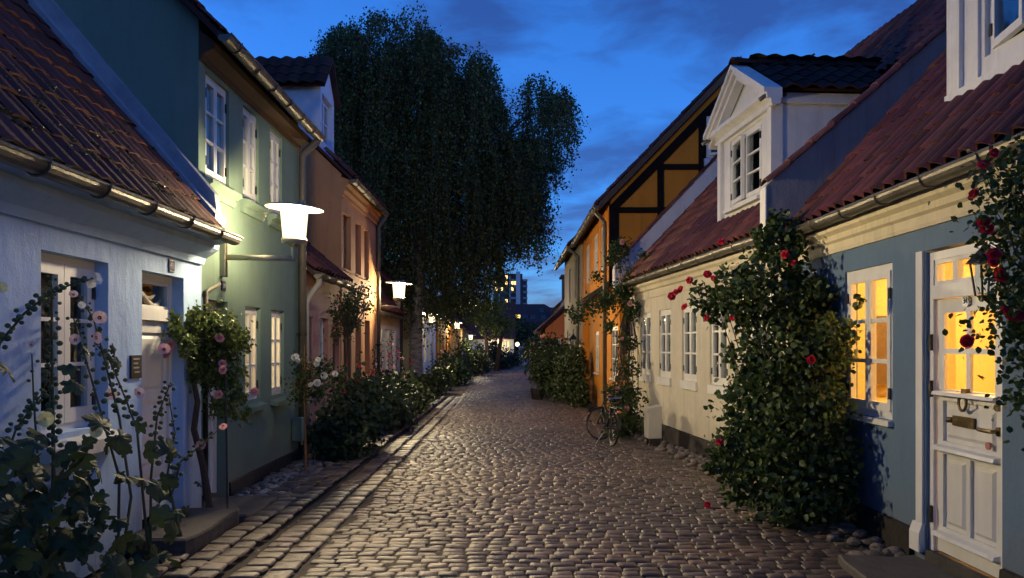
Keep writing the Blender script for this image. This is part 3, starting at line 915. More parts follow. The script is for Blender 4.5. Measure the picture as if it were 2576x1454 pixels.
d = panel_door(F1, L1, 6.71, 7.56, 0.14, 2.2, 0.11, 'paint', [(.1, .9, .05, .2), (.1, .9, .24, .39), (.1, .9, .43, .58), (.1, .9, .63, .94)], lights=(1.86, 1))
room(F1, L1, 6.71, 7.56, 0.22, 0.7, 0.14, 2.2, 'dark_room', 'hallway')
q = MB()
q.tube([F1.P(6.85 + 0.1 * i, -0.16, 1.98 + 0.05 * math.sin(i * 1.1)) for i in range(7)], [0.01, 0.025, 0.035, 0.03, 0.035, 0.025, 0.01], 6)
q.tube([F1.P(6.9 + 0.09 * i, -0.17, 2.03 + 0.03 * math.sin(i * 1.1 + 1)) for i in range(6)], [0.008, 0.018, 0.02, 0.02, 0.018, 0.006], 6)
q.build('transom_ornament', M['curtain'], d, smooth=True)
q = MB(); q.box(F1, 7.22, 7.33, 0.0, 0.012, 2.23, 2.34)
pl = q.build('number_plate', M['navy'], L1); text('41', 0.075, F1, 7.275, 0.0125, 2.283, M['white_enamel'], pl)
q = MB()
for a, b, c, e in ((7.228, 7.322, 2.236, 2.240), (7.228, 7.322, 2.330, 2.334)): q.box(F1, a, b, 0.012, 0.014, c, e)
q.build('plate_border', M['white_enamel'], pl)
q = MB(); q.box(F1, 6.49, 6.67, 0.0, 0.016, 1.34, 1.52)
pl = q.build('wall_plaque', M['iron'], L1)
q = MB()
for i, (a, b) in enumerate(((6.52, 6.63), (6.52, 6.60), (6.52, 6.62), (6.54, 6.63))): q.box(F1, a, b, 0.016, 0.018, 1.485 - i * 0.034, 1.497 - i * 0.034)
q.build('plaque_lines', M['curtain'], pl)

def step(name, label, x0, x1, y0, y1, z, mat='slab', seed=0, rough=0.02):
    """stone block with slightly uneven outline, worn edges and dished top"""
    rr = random.Random(seed); out = []
    pts = [(x0, y0), (x1, y0), (x1, y1), (x0, y1)]
    for (ax, ay), (bx, by) in zip(pts, pts[1:] + pts[:1]):
        for k in range(4):
            t_ = 0.08 + 0.28 * k; out.append((ax + (bx - ax) * t_ + rr.uniform(-rough, rough), ay + (by - ay) * t_ + rr.uniform(-rough, rough)))
    cx, cy = (x0 + x1) / 2, (y0 + y1) / 2
    def ring(f, zz, jit=0): return [(cx + (x - cx) * f, cy + (y - cy) * f, zz + rr.uniform(-jit, jit)) for x, y in out]
    q = MB(); q.grid([ring(1.0, -0.06), ring(1.0, z * 0.5, 0.004), ring(1.0, z - 0.016, 0.003), ring(0.97, z, 0.003), ring(0.6, z - 0.004, 0.004)], close_v=True)
    b = len(q.v); q.v.append((cx, cy, z - 0.008)); n = len(out)
    for k in range(n): q.f.append((b - n + k, b - n + (k + 1) % n, b))
    o = q.build(name, M[mat]); top(o, (cx, cy, 0)); tag(o, label, 'step')
    return o
step('door_step', 'thick dark stone block step below the blue cottage door', -2.945, -2.43, 6.35, 7.55, 0.14)
step('door_step', 'low worn stone slab step below the green house door', -2.975, -2.38, 7.68, 8.62, 0.055)

# ------------------------------------------------------------------ west side, green two-storey house
F2 = Fr(-2.98, 0)
ops2 = [(8.12, 8.82, 0.0, 2.05), (9.4, 9.97, 0.97, 2.04), (10.43, 11.0, 0.97, 2.04), (8.18, 8.86, 3.24, 4.27), (9.32, 9.9, 3.24, 4.27), (10.36, 10.9, 3.24, 4.27)]
L2 = house_body('townhouse', 'grey-green rendered two-storey house with three tall white upper windows', F2, 8.0, 11.74, 4.7, 7.6, 1.0, 'green', ops2,
                zr0=4.78, plinth=0.15, gaps=[(8.08, 8.86)], loc=(-2.98, 9.9, 0))
rf = roof_slab(F2, L2, 7.88, 11.8, 0.22, 4.56, 1.0, -3.7)
tiles(F2, rf, 7.9, 11.78, 0.22, 4.56, 1.0, -3.7, 'tile_old', 0, h=0.03)
q = MB(); profile(q, F2, 8.0, 11.74, [(0, 4.32), (0.03, 4.32), (0.04, 4.37), (0.14, 4.42), (0.14, 4.5), (0, 4.6)])
q.build('cornice', M['brown_l'], L2)
gutter(F2, L2, 7.9, 11.85, 0.275, 4.52, 0.07, 0.62, 0.3)
downpipe(F2, L2, 11.62, 0.09, 0.55, 4.5, 0.05, gut=(0.12, 0.26), clips=(1.75, 3.4))
downpipe(F2, L2, 8.09, 0.035, 0.1, 2.12, 0.024, 'iron', clips=(1.2,))
q = MB(); q.tube([F2.P(8.09, 0.035, 2.10), F2.P(8.2, 0.03, 2.14), F2.P(8.52, 0.02, 2.22)], 0.018, 8); q.build('conduit', M['lampmetal'], L2, smooth=True)
for (a, b, c, e) in ops2[1:3]:
    w = window(F2, L2, a, b, c, e, 0.045, 2, 3, 1, 'paint', 'lit', None, fw=0.042, sw=0.04, bw=0.026)
    q = MB(); q.prism([F2.P(a - 0.06, n, z) for n, z in ((0, 0.86), (0.09, 0.85), (0.09, 0.90), (-0.12, 0.968))], [F2.P(b + 0.06, n, z) for n, z in ((0, 0.86), (0.09, 0.85), (0.09, 0.90), (-0.12, 0.968))])
    q.build('sill', M['green'], w)
for (a, b, c, e) in ops2[3:]:
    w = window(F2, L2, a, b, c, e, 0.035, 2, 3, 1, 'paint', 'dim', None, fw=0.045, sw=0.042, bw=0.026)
    q = MB(); profile(q, F2, a - 0.1, b + 0.1, [(0, 3.06), (0.03, 3.06), (0.05, 3.10), (0.05, 3.13), (0.11, 3.16), (0.11, 3.195), (-0.1, 3.238), (-0.1, 3.1)])
    q.build('sill', M['green'], w)
d = panel_door(F2, L2, 8.12, 8.82, 0.06, 2.05, 0.12, 'paint', [(.12, .46, .07, .38), (.54, .88, .07, .38), (.12, .46, .44, .94), (.54, .88, .44, .94)], lights=(1.80, 1))
room(F2, L2, 8.03, 11.5, 0.21, 2.2, 0.05, 2.35, 'room_cream')
point_light('indoor_lamp', F2.P(9.6, -1.2, 2.1), 130, (1.0, 0.70, 0.34), 0.12, L2)
q = MB(); q.box(F2, 8.61, 8.74, 0.0, 0.012, 2.16, 2.26)
pl = q.build('number_plate', M['navy'], L2); text('39', 0.07, F2, 8.675, 0.0125, 2.208, M['white_enamel'], pl)
q = MB(); q.box(F2, 11.3, 11.5, 0.02, 0.16, 0.30, 0.62)
o = q.build('meter_box', M['green'], bevel=0.01); top(o, F2.P(11.4, 0.02, 0.3)); tag(o, 'small green painted meter cabinet fixed low beside the downpipe', 'cabinet')

# ------------------------------------------------------------------ west side, low pink cottage
F3 = Fr(-2.95, 0)
ops3 = [(11.98, 12.5, 0.98, 2.02), (12.9, 13.5, 0.98, 2.02), (13.85, 14.35, 0.0, 2.05)]
L3 = house_body('cottage', 'low dusky pink cottage between the green and the terracotta house', F3, 11.745, 14.494, 2.72, 5.6, 0.85, 'pink', ops3, near=False, far=True, zr0=2.79, plinth=0.2, gaps=[(13.83, 14.37)], loc=(-2.95, 13, 0))
rf = roof_slab(F3, L3, 11.75, 14.49, 0.17, 2.65, 0.85, -2.8)
tiles(F3, rf, 11.76, 14.48, 0.17, 2.65, 0.85, -2.8, 'tile_old', 170)
gutter(F3, L3, 11.85, 14.49, 0.21, 2.60, 0.065, 0.7, 0.3)
q = MB(); q.tube([F3.P(11.95, 0.21, 2.56), F3.P(11.95, 0.21, 2.48), F3.P(11.88, 0.12, 2.33), F3.P(11.82, 0.06, 2.2), F3.P(11.82, 0.06, 0.1)], 0.045, 10)
q.build('downpipe', M['lampmetal'], L3, smooth=True)
for (a, b, c, e) in ops3[:2]:
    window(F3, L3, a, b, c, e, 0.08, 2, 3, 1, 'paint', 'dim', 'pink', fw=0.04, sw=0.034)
panel_door(F3, L3, 13.85, 14.35, 0.05, 2.05, 0.1, 'paint_brown', [(.12, .46, .07, .38), (.54, .88, .07, .38), (.12, .46, .44, .94), (.54, .88, .44, .94)])

# ------------------------------------------------------------------ west side, terracotta house with dormer
F4 = Fr(-2.94, 0)
ops4 = [(14.7, 15.4, 0, 2.12), (15.8, 16.4, 1.0, 2.1), (16.8, 17.4, 1.0, 2.1), (14.68, 15.35, 2.95, 3.93), (15.8, 16.4, 2.95, 3.93), (16.75, 17.3, 2.95, 3.93)]
L4 = house_body('townhouse', 'terracotta two-storey house with brown windows and a pale dormer', F4, 14.5, 18.2, 4.55, 7.0, 0.95, 'orange_l', ops4, zr0=4.66, plinth=0.2, gaps=[(14.68, 15.42)], loc=(-2.94, 16.3, 0))
rf = roof_slab(F4, L4, 14.44, 18.26, 0.17, 4.50, 0.95, -3.5)
tiles(F4, rf, 14.46, 18.24, 0.17, 4.50, 0.95, -3.5, 'tile_old', 0, skip=[(14.5, 15.62, -9, -0.3)])
q = MB(); profile(q, F4, 14.5, 18.2, [(0, 4.18), (0.03, 4.18), (0.03, 4.24), (0.08, 4.28), (0.08, 4.34), (0.13, 4.38), (0.13, 4.45), (0, 4.5)])
q.build('cornice', M['orange_l'], L4)
gutter(F4, L4, 14.46, 18.3, 0.205, 4.45, 0.065, 0.7, 0.3)
downpipe(F4, L4, 18.1, 0.07, 0.05, 4.42, 0.045, gut=(0.1, 0.2), clips=(1.6, 3.2))
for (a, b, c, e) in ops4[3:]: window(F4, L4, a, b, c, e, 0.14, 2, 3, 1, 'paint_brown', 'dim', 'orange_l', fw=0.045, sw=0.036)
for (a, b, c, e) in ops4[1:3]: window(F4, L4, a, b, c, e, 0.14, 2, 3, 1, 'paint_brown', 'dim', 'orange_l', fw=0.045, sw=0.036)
panel_door(F4, L4, 14.7, 15.4, 0.06, 2.12, 0.12, 'paint_brown', [(.12, .46, .07, .38), (.54, .88, .07, .38), (.12, .46, .44, .94), (.54, .88, .44, .94)])
# dormer of the terracotta house
q = MB(); dn = -0.36
wall_front(q, F4, 14.5, 15.6, 4.95, 6.1, [(14.62, 15.48, 5.15, 5.98)], dn, 0.15)
q.poly([F4.P(14.5, dn, 6.1), F4.P(15.6, dn, 6.1), F4.P(15.05, dn, 6.62)])
for u in (14.5, 15.6): q.poly([F4.P(u, dn, 4.95), F4.P(u, -1.62, 6.1), F4.P(u, dn, 6.1)])
q.build('dormer_wall', M['paint_blue'], L4)
window(F4, L4, 14.62, 15.48, 5.15, 5.98, 0.36 + 0.08, 2, 2, 1, 'paint_blue', 'dark', None, hinges=False)
q = MB()
for s in (1, -1):
    u_e = 15.05 - s * 0.66; u_c = 15.05
    q.hexa([F4.P(u_e, dn + 0.1, 6.02), F4.P(u_c, dn + 0.1, 6.66), F4.P(u_c, -2.3, 6.66), F4.P(u_e, -1.7, 6.02),
            F4.P(u_e, dn + 0.1, 6.07), F4.P(u_c, dn + 0.1, 6.71), F4.P(u_c, -2.3, 6.71), F4.P(u_e, -1.7, 6.07)])
dr = q.build('dormer_roof', M['underlay'], L4)
tm = PT.setdefault(('tile_dark', 0.235, 0.05), pantile_mesh(0.235, 0.37, 0.05, 'tile_dark', 'roof_tile'))
def side_tiles(F, parent, u_c, u_e, z_c, z_e, na, nb, me, w=0.235, expo=0.3, lift=0.065):
    """tiles on a dormer slope that falls along u"""
    U, N = F.dirs()
    L_ = math.hypot(u_c - u_e, z_c - z_e)
    sl = (U * (u_c - u_e) + Vector((0, 0, z_c - z_e))).normalized()
    nn = sl.cross(N)
    if nn.z < 0: nn = -nn
    x = sl.cross(nn)
    k = 0
    while k * expo < L_ - 0.12:
        t = k * expo / L_
        n = na - w / 2
        while n > nb + (1 - t) * 0.0:
            p = Vector(F.P(u_e + (u_c - u_e) * t, n, z_e + (z_c - z_e) * t)) + nn * (lift + random.uniform(-.003, .003))
            inst('roof_tile', me, Matrix.Translation(p) @ Matrix((x, sl, nn)).transposed().to_4x4(), parent)
            n -= w
        k += 1
side_tiles(F4, dr, 15.05, 14.36, 6.66, 6.0, dn + 0.1, -1.8, tm)

# ------------------------------------------------------------------ west side beyond the second lamp
F5 = Fr(-3.2, 0)
ops5 = [(u, u + 0.62, 0.95, 2.0) for u in (18.9, 20.1, 21.3, 22.5)]
L5 = house_body('cottage', 'low white cottage with four dark framed windows beyond the terracotta house', F5, 18.3, 24.0, 2.5, 6.0, 0.9, 'white_l', ops5, zr0=2.55, plinth=0.2, loc=(-3.2, 21, 0))
rf = roof_slab(F5, L5, 18.27, 24.05, 0.17, 2.40, 0.9, -3.0)
tiles(F5, rf, 18.3, 24.0, 0.17, 2.40, 0.9, -3.0, 'tile_old', 60)
gutter(F5, L5, 18.3, 24.05, 0.21, 2.35, 0.06, 0.8, 0.3)
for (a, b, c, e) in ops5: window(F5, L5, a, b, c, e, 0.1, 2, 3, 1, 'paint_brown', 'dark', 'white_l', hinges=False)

F5b = Fr(-3.75, 0)
L5b = house_body('townhouse', 'dark brown boarded house behind the hanging birch twigs', F5b, 24.1, 28.9, 3.5, 6.0, 0.95, 'brown_l', [(25, 25.7, 1, 2.1), (27, 27.7, 1, 2.1)], plinth=0.2)
rf = roof_slab(F5b, L5b, 24.05, 28.95, 0.2, 3.36, 0.95, -3.0)
tiles(F5b, rf, 24.1, 28.9, 0.2, 3.36, 0.95, -3.0, 'tile_old', 0)
for u in (25, 27): window(F5b, L5b, u, u + 0.7, 1, 2.1, 0.1, 2, 3, 1, 'paint', 'dark', None, hinges=False)

F6 = Fr(-3.4, 0)
ops6 = [(29.5, 30.2, 0, 2.1)] + [(u, u + 0.7, 0.95, 2.1) for u in (31, 32.6, 34.2, 35.8)]
L6 = house_body('cottage', 'white cottage with a red corner board beside the birch trunk', F6, 29.0, 37.5, 2.95, 6.0, 0.95, 'white_l', ops6, plinth=0.15, gaps=[(29.5, 30.2)])
rf = roof_slab(F6, L6, 28.95, 37.55, 0.18, 2.8, 0.95, -3.0)
tiles(F6, rf, 29, 37.5, 0.18, 2.8, 0.95, -3.0, 'tile_old', 0)
gutter(F6, L6, 29, 37.5, 0.22, 2.74, 0.06, 0.9, 0.3)
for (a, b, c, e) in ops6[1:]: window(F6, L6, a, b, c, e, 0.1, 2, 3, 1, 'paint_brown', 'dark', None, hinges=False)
panel_door(F6, L6, 29.5, 30.2, 0.03, 2.1, 0.1, 'paint_brown', [(.12, .88, .1, .5), (.12, .88, .55, .94)])
q = MB(); q.box(F6, 29.0, 29.14, 0.004, 0.05, 0.02, 2.3); q.build('corner_board', surf('red_board', (0.45, 0.05, 0.03), 0.5), L6)

F7 = Fr(-3.35, 0)
ops7 = [(u, u + 0.75, 0.95, 2.1) for u in (38.8, 40.6, 44.6)] + [(42.5, 43.3, 0, 2.1)]
L7 = house_body('cottage', 'orange cottage beside the small far street lamp', F7, 38.0, 46.5, 2.95, 6.0, 0.95, 'orange_r', ops7, plinth=0.15)
rf = roof_slab(F7, L7, 37.95, 46.5, 0.18, 2.8, 0.95, -3.0)
tiles(F7, rf, 38, 46.5, 0.18, 2.8, 0.95, -3.0, 'tile_old', 0)
for (a, b, c, e) in ops7[:3]: window(F7, L7, a, b, c, e, 0.1, 2, 3, 1, 'paint', 'dark', None, hinges=False)
panel_door(F7, L7, 42.5, 43.3, 0.03, 2.1, 0.1, 'paint_brown', [(.12, .88, .1, .5), (.12, .88, .55, .94)])

F8 = Fr(-3.0, 0)
L8 = house_body('cottage', 'ochre cottage behind the two dark trunks', F8, 48.0, 58.0, 2.7, 6.0, 0.95, 'ochre', [(50, 50.8, .95, 2), (53, 53.8, .95, 2), (56, 56.8, .95, 2)], plinth=0.15)
rf = roof_slab(F8, L8, 47.95, 58.05, 0.18, 2.55, 0.95, -3.0)
tiles(F8, rf, 48, 58, 0.18, 2.55, 0.95, -3.0, 'tile_old', 0)
for u in (50, 53, 56): window(F8, L8, u, u + 0.8, .95, 2, 0.1, 2, 3, 1, 'paint', 'dark', None, hinges=False)

# ------------------------------------------------------------------ east side, slate blue cottage with the lit door
G1 = Fr(3.07, 0, 0, 1)
og1 = [(6.79, 7.76, 0.99, 2.27), (5.27, 6.24, 0.0, 2.3)]
R1 = house_body('cottage', 'slate blue cottage with a lit window, white door and cream cornice', G1, 0.5, 8.95, 2.9, 7.6, 1.1, 'blue_r', og1, near=True, far=False, zr0=2.94, plinth=0.20, gaps=[(5.25, 6.42)], loc=(3.07, 6.5, 0), pn=0.03)
q = MB(); profile(q, G1, 0.5, 8.94, [(0, 2.47), (0.02, 2.47), (0.03, 2.50), (0.03, 2.56), (0.06, 2.58), (0.06, 2.63), (0.10, 2.66), (0.10, 2.73), (0, 2.82)])
q.build('cornice', M['cornice'], R1)
rf = roof_slab(G1, R1, 0.5, 8.94, 0.13, 2.80, 1.1, -3.8)
tiles(G1, rf, 3.4, 8.93, 0.13, 2.80, 1.1, -3.8, 'tile', 300, skip=[(4.75, 6.98, -2.2, -0.55)], w=0.19)
gutter(G1, R1, 0.5, 8.97, 0.19, 2.76, 0.066, 0.72, 0.27)
w = window(G1, R1, 6.79, 7.76, 0.99, 2.27, 0.02, 2, 3, 1, 'paint', 'lit', None, fw=0.06, sw=0.055, bw=0.035)
q = MB(); q.box(G1, 6.77, 7.78, -0.05, 0.045, 0.94, 0.985); q.build('sill', M['paint'], w)
q = MB(); q.box(G1, 6.26, 6.36, 0.0, 0.02, 0.24, 2.3); q.prism([G1.P(6.25, n, z) for n, z in ((0, 0.06), (0.05, 0.06), (0.05, 0.2), (0.024, 0.27), (0, 0.27))], [G1.P(6.40, n, z) for n, z in ((0, 0.06), (0.05, 0.06), (0.05, 0.2), (0.024, 0.27), (0, 0.27))])
q.build('door_surround', M['trim_white'], R1)
gl = [(.12, .47, .645, .785), (.53, .88, .645, .785), (.12, .47, .805, .945), (.53, .88, .805, .945)]
d = panel_door(G1, R1, 5.27, 6.24, 0.09, 2.28, 0.03, 'paint', [(.1, .47, .10, .39), (.53, .9, .10, .39), (.1, .9, .44, .60)], gl, lights=(1.985, 3), fr=0.06)
for a, b, z in ((5.36, 6.15, 0.235), (5.36, 6.15, 0.86), (5.36, 6.15, 1.255)):
    q = MB(); q.prism([G1.P(a, n, k) for n, k in ((-0.05, z - 0.02), (-0.018, z - 0.02), (-0.05 + 0.06, z - 0.014), (-0.05 + 0.05, z + 0.01), (-0.05, z + 0.02))], [G1.P(b, n, k) for n, k in ((-0.05, z - 0.02), (-0.018, z - 0.02), (-0.05 + 0.06, z - 0.014), (-0.05 + 0.05, z + 0.01), (-0.05, z + 0.02))])
    q.build('weather_bar', M['paint'], d)
q = MB(); q.box(G1, 5.66, 5.93, -0.052, -0.032, 1.035, 1.105); q.tube([G1.P(5.945, -0.04, 1.07), G1.P(5.975, -0.02, 1.07)], 0.02, 8); q.build('letter_slot', M['brass'], d)
q = MB(); q.tube([G1.P(5.765 + 0.05 * math.cos(a), -0.015, 1.20 + 0.05 * math.sin(a)) for a in [2 * math.pi * k / 16 for k in range(17)]], 0.011, 6); q.box(G1, 5.735, 5.795, -0.05, -0.02, 1.235, 1.30)
q.build('door_knocker', M['brass'], d, smooth=False)
q = MB(); q.tube([G1.P(5.375, -0.05, 1.045), G1.P(5.375, 0.015, 1.045), G1.P(5.42, 0.025, 1.047), G1.P(5.5, 0.025, 1.05)], 0.013, 8); q.tube([G1.P(5.375, -0.05, 1.045), G1.P(5.375, -0.03, 1.045)], 0.03, 12); q.tube([G1.P(5.375, -0.05, 1.20), G1.P(5.375, -0.02, 1.20)], 0.026, 12)
q.build('door_handle', M['brass'], d)
q = MB(); q.tube([G1.P(5.5, -0.05, 0.94), G1.P(5.5, -0.036, 0.94)], 0.026, 14); q.build('round_sticker', surf('red_white_sticker', (0.5, 0.2, 0.18), 0.4), d)
q = MB(); q.tube([G1.P(5.755, -0.05, 1.905), G1.P(5.755, -0.03, 1.905)], 0.042, 18); pl = q.build('number_plate', M['white_enamel'], d); text('34', 0.06, G1, 5.755, -0.029, 1.903, M['iron'], pl)
q = MB()
for z in (0.36, 1.28, 1.62): q.box(G1, 6.175, 6.205, -0.02, 0.0, z - 0.06, z + 0.06)
q.build('hinge', M['iron'], d)
q = MB(); q.box(G1, 5.27, 6.24, -0.2, 0.01, -0.03, 0.088); q.build('threshold', M['slab'], R1)
# lit room behind
room(G1, R1, 4.6, 8.85, 0.21, 2.7, 0.1, 2.44, 'room_wall')
for (a, b, c_, e_) in og1:
    q = MB()
    for u_ in (a + 0.004, b - 0.004): q.poly([G1.P(u_, -0.115, c_), G1.P(u_, -0.22, c_), G1.P(u_, -0.22, e_), G1.P(u_, -0.115, e_)])
    for z_ in (c_ + 0.004, e_ - 0.004): q.poly([G1.P(a, -0.115, z_), G1.P(b, -0.115, z_), G1.P(b, -0.22, z_), G1.P(a, -0.22, z_)])
    q.build('inner_lining', M['room_wall'], R1, fix=False)
q = MB(); q.box(G1, 8.2, 8.7, -2.69, -2.64, 1.1, 1.75); q.build('picture_frame', M['wood'], R1)
q = MB(); q.box(G1, 8.62, 8.84, -0.95, -0.5, 1.2, 1.9); q.build('wall_shelf', M['wood'], R1)
q = MB(); q.box(G1, 8.3, 8.84, -2.1, -0.5, 0.1, 1.05); q.build('cupboard', M['room_wall'], R1)
point_light('indoor_lamp', G1.P(7.5, -1.2, 2.2), 185, (1.0, 0.54, 0.16), 0.15, R1)
point_light('indoor_lamp', G1.P(5.4, -1.5, 2.2), 185, (1.0, 0.54, 0.16), 0.15, R1)
step('door_step', 'broad rough stone slab step below the lit white door', 2.34, 3.0, 4.75, 6.2, 0.055, seed=4, rough=0.05)
q = MB(); q.box(G1, 8.4, 8.52, 0.0, 0.03, 2.2, 2.36); q.build('wall_plate', M['white_enamel'], R1)
q = MB(); q.box(G1, 7.82, 7.93, 0.0, 0.07, 1.5, 1.64); q.build('bell_box', M['cornice'], R1)
# dormer of the slate blue cottage
q = MB(); dn = -0.58
wall_front(q, G1, 4.8, 6.96, 3.56, 5.4, [(5.35, 6.5, 3.82, 5.05)], dn, 0.12)
for u in (4.8, 6.96): q.poly([G1.P(u, dn, 3.56), G1.P(u, -2.25, 5.4), G1.P(u, dn, 5.4)])
q.build('dormer_wall', M['trim_white'], R1)
q = MB(); q.box(G1, 6.8, 6.99, dn, dn + 0.04, 3.56, 5.4); q.box(G1, 6.55, 6.62, dn, dn + 0.025, 3.62, 5.4); q.box(G1, 5.3, 6.99, dn, dn + 0.06, 3.56, 3.66); q.build('dormer_casing', M['trim_white'], R1)
window(G1, R1, 5.35, 6.5, 3.82, 5.05, -dn + 0.04, 2, 2, 1, 'paint', 'dark', None, sw=0.05, open_=(1, 9))
q = MB(); q.box(G1, 4.7, 7.06, -2.6, dn + 0.12, 5.4, 5.5); q.build('dormer_roof', M['lead'], R1)

def parapet(F, house, u0, u1, topline, zbot, mat='parapet', endmat='trim_white', tile='tile'):
    pf = list(topline) + [(topline[-1][0], topline[-1][1] - 1.0), (topline[0][0], zbot)]
    q = MB(); profile(q, F, u0, u1, pf)
    o = q.build('parapet', M[mat], house)
    q = MB(); n0, z0 = topline[0]
    q.box(F, u0 - 0.004, u1 + 0.004, n0 + 0.001, n0 + 0.014, zbot, z0 - 0.01); q.build('parapet_end', M[endmat], o)
    U, N = F.dirs()
    for (na, za), (nb, zb) in zip(topline, topline[1:]):
        L_ = math.hypot(nb - na, zb - za); k = max(1, int(L_ / 0.3))
        for i in range(k):
            t0, t1 = i / k, (i + 1.18) / k
            a = Vector(F.P((u0 + u1) / 2, na + (nb - na) * t0, za + (zb - za) * t0)); b = Vector(F.P((u0 + u1) / 2, na + (nb - na) * t1, za + (zb - za) * t1))
            r = MB()
            hw = (u1 - u0) / 2 + 0.035
            for p, e, rows_ in ((a, 0.035, []), (b, 0.012, [])): pass
            ra = [a + U * (hw * math.cos(q_)) + Vector((0, 0, 0.022 + 0.07 * math.sin(q_))) for q_ in [math.pi * j / 6 for j in range(7)]]
            rb = [b + U * (hw * math.cos(q_)) + Vector((0, 0, 0.004 + 0.06 * math.sin(q_))) for q_ in [math.pi * j / 6 for j in range(7)]]
            la = [p - Vector((0, 0, 0.02)) for p in ra]; lb = [p - Vector((0, 0, 0.02)) for p in rb]
            r.grid([la, ra, rb, lb])
            r.build('cap_tile', M[tile], o, fix=False)
    return o
parapet(G1, R1, 8.955, 9.145, [(0.36, 3.30), (-1.52, 4.95), (-3.8, 7.35)], 2.62)

# ------------------------------------------------------------------ east side, cream cottage
G2 = Fr(3.0, 9.15, -4.57, 1)
og2 = [(6.12, 6.93, 1.05, 2.2), (4.75, 5.53, 1.05, 2.2), (3.32, 4.1, 1.05, 2.2), (1.95, 2.71, 1.05, 2.2), (0.45, 1.2, 1.05, 2.2)]
R2 = house_body('cottage', 'cream cottage with a row of white windows and a gabled dormer', G2, 0.005, 8.05, 2.95, 7.6, 1.05, 'cream', og2, near=False, far=True, zr0=3.03, plinth=0.24, loc=(2.7, 13, 0), pn=0.03)
q = MB(); profile(q, G2, 0.01, 8.05, [(0, 2.45), (0.02, 2.45), (0.03, 2.49), (0.03, 2.58), (0.07, 2.60), (0.07, 2.66), (0.11, 2.69), (0.11, 2.76), (0, 2.86)])
q.build('cornice', M['cream'], R2)
rf = roof_slab(G2, R2, 0.02, 8.04, 0.17, 2.85, 1.05, -3.8)
tiles(G2, rf, 0.05, 7.8, 0.17, 2.85, 1.05, -3.8, 'tile', 300, skip=[(1.24, 3.33, -2.0, -0.42)], w=0.19)
gutter(G2, R2, 0.0, 8.1, 0.225, 2.80, 0.066, 0.72, 0.27)
for (a, b, c, e) in og2:
    w = window(G2, R2, a, b, c, e, 0.03, 2, 3, 1, 'paint', 'curtain', None, fw=0.05, sw=0.042, bw=0.028, depth=0.6)
    q = MB(); q.box(G2, a - 0.02, b + 0.02, -0.04, 0.03, c - 0.13, c - 0.004); q.build('sill', M['paint'], w)
parapet(G2, R2, 7.82, 8.04, [(0.3, 3.2), (-1.7, 5.3), (-3.8, 7.5)], 2.7, mat='trim_white')
# gabled dormer
dn = -0.36; ua, ub = 1.27, 3.30; uc = (ua + ub) / 2
q = MB()
wall_front(q, G2, ua, ub, 3.42, 4.66, [(1.70, 2.90, 3.55, 4.52)], dn, 0.12)
for u in (ua, ub): q.poly([G2.P(u, dn, 3.42), G2.P(u, -1.55, 4.66), G2.P(u, dn, 4.66)])
q.poly([G2.P(ua, dn - 0.02, 4.66), G2.P(ub, dn - 0.02, 4.66), G2.P(uc, dn - 0.02, 5.28)])
q.build('dormer_wall', M['trim_white'], R2)
for u0, u1 in ((ua - 0.015, ua + 0.12), (ub - 0.12, ub + 0.015)):
    q = MB(); q.box(G2, u0, u1, dn - 0.1, dn + 0.05, 3.42, 4.6); q.build('dormer_pilaster', M['trim_white'], R2)
q = MB()
profile(q, G2, ua - 0.1, ub + 0.1, [(dn, 4.56), (dn + 0.06, 4.56), (dn + 0.06, 4.62), (dn + 0.1, 4.65), (dn + 0.16, 4.68), (dn + 0.16, 4.74), (dn, 4.78)])
q.build('dormer_entablature', M['trim_white'], R2)
q = MB()
for s in (-1, 1):
    ue = uc + s * (ub - uc + 0.2)
    for (n0, n1, d0, d1) in ((dn - 0.02, dn + 0.17, -0.13, 0.0), (dn + 0.17, dn + 0.21, -0.06, 0.0), (dn, dn + 0.12, -0.2, -0.132)):
        q.hexa([G2.P(ue, n0, 4.74 + d0), G2.P(uc, n0, 5.41 + d0), G2.P(uc, n1, 5.41 + d0), G2.P(ue, n1, 4.74 + d0),
                G2.P(ue, n0, 4.74 + d1), G2.P(uc, n0, 5.41 + d1), G2.P(uc, n1, 5.41 + d1), G2.P(ue, n1, 4.74 + d1)])
q.build('pediment', M['trim_white'], R2)
q = MB()
for s in (-1, 1):
    ue = uc + s * (ub - uc + 0.14)
    q.hexa([G2.P(ue, dn - 0.03, 4.72), G2.P(uc, dn - 0.03, 5.35), G2.P(uc, -2.5, 5.35), G2.P(ue, -1.75, 4.72),
            G2.P(ue, dn - 0.03, 4.76), G2.P(uc, dn - 0.03, 5.39), G2.P(uc, -2.5, 5.39), G2.P(ue, -1.75, 4.76)])
dr = q.build('dormer_roof', M['underlay'], R2)
for s in (-1, 1): side_tiles(G2, dr, uc, uc + s * (ub - uc + 0.2), 5.39, 4.70, dn - 0.03, -2.2 if s > 0 else -2.0, tm, lift=0.03)
for i in range(6):
    r = MB(); n0 = dn + 0.2 - i * 0.36
    ra = [G2.P(uc + 0.13 * math.cos(a), n0, 5.41 + 0.10 * math.sin(a)) for a in [math.pi * j / 6 for j in range(7)]]
    rb = [G2.P(uc + 0.11 * math.cos(a), n0 - 0.4, 5.40 + 0.085 * math.sin(a)) for a in [math.pi * j / 6 for j in range(7)]]
    r.grid([[(p[0], p[1], p[2] - 0.03) for p in ra], ra, rb]); r.build('ridge_tile', M['tile_dark'], dr, fix=False)
q = MB(); q.box(G2, ua - 0.07, ua - 0.02, -1.5, dn - 0.02, 4.60, 4.72); q.build('dormer_fascia', M['trim_white'], R2)
window(G2, R2, 1.70, 2.90, 3.55, 4.52, -dn + 0.02, 2, 3, 1, 'paint', 'dim', None, sw=0.045, open_=(1, 6), depth=0.4)
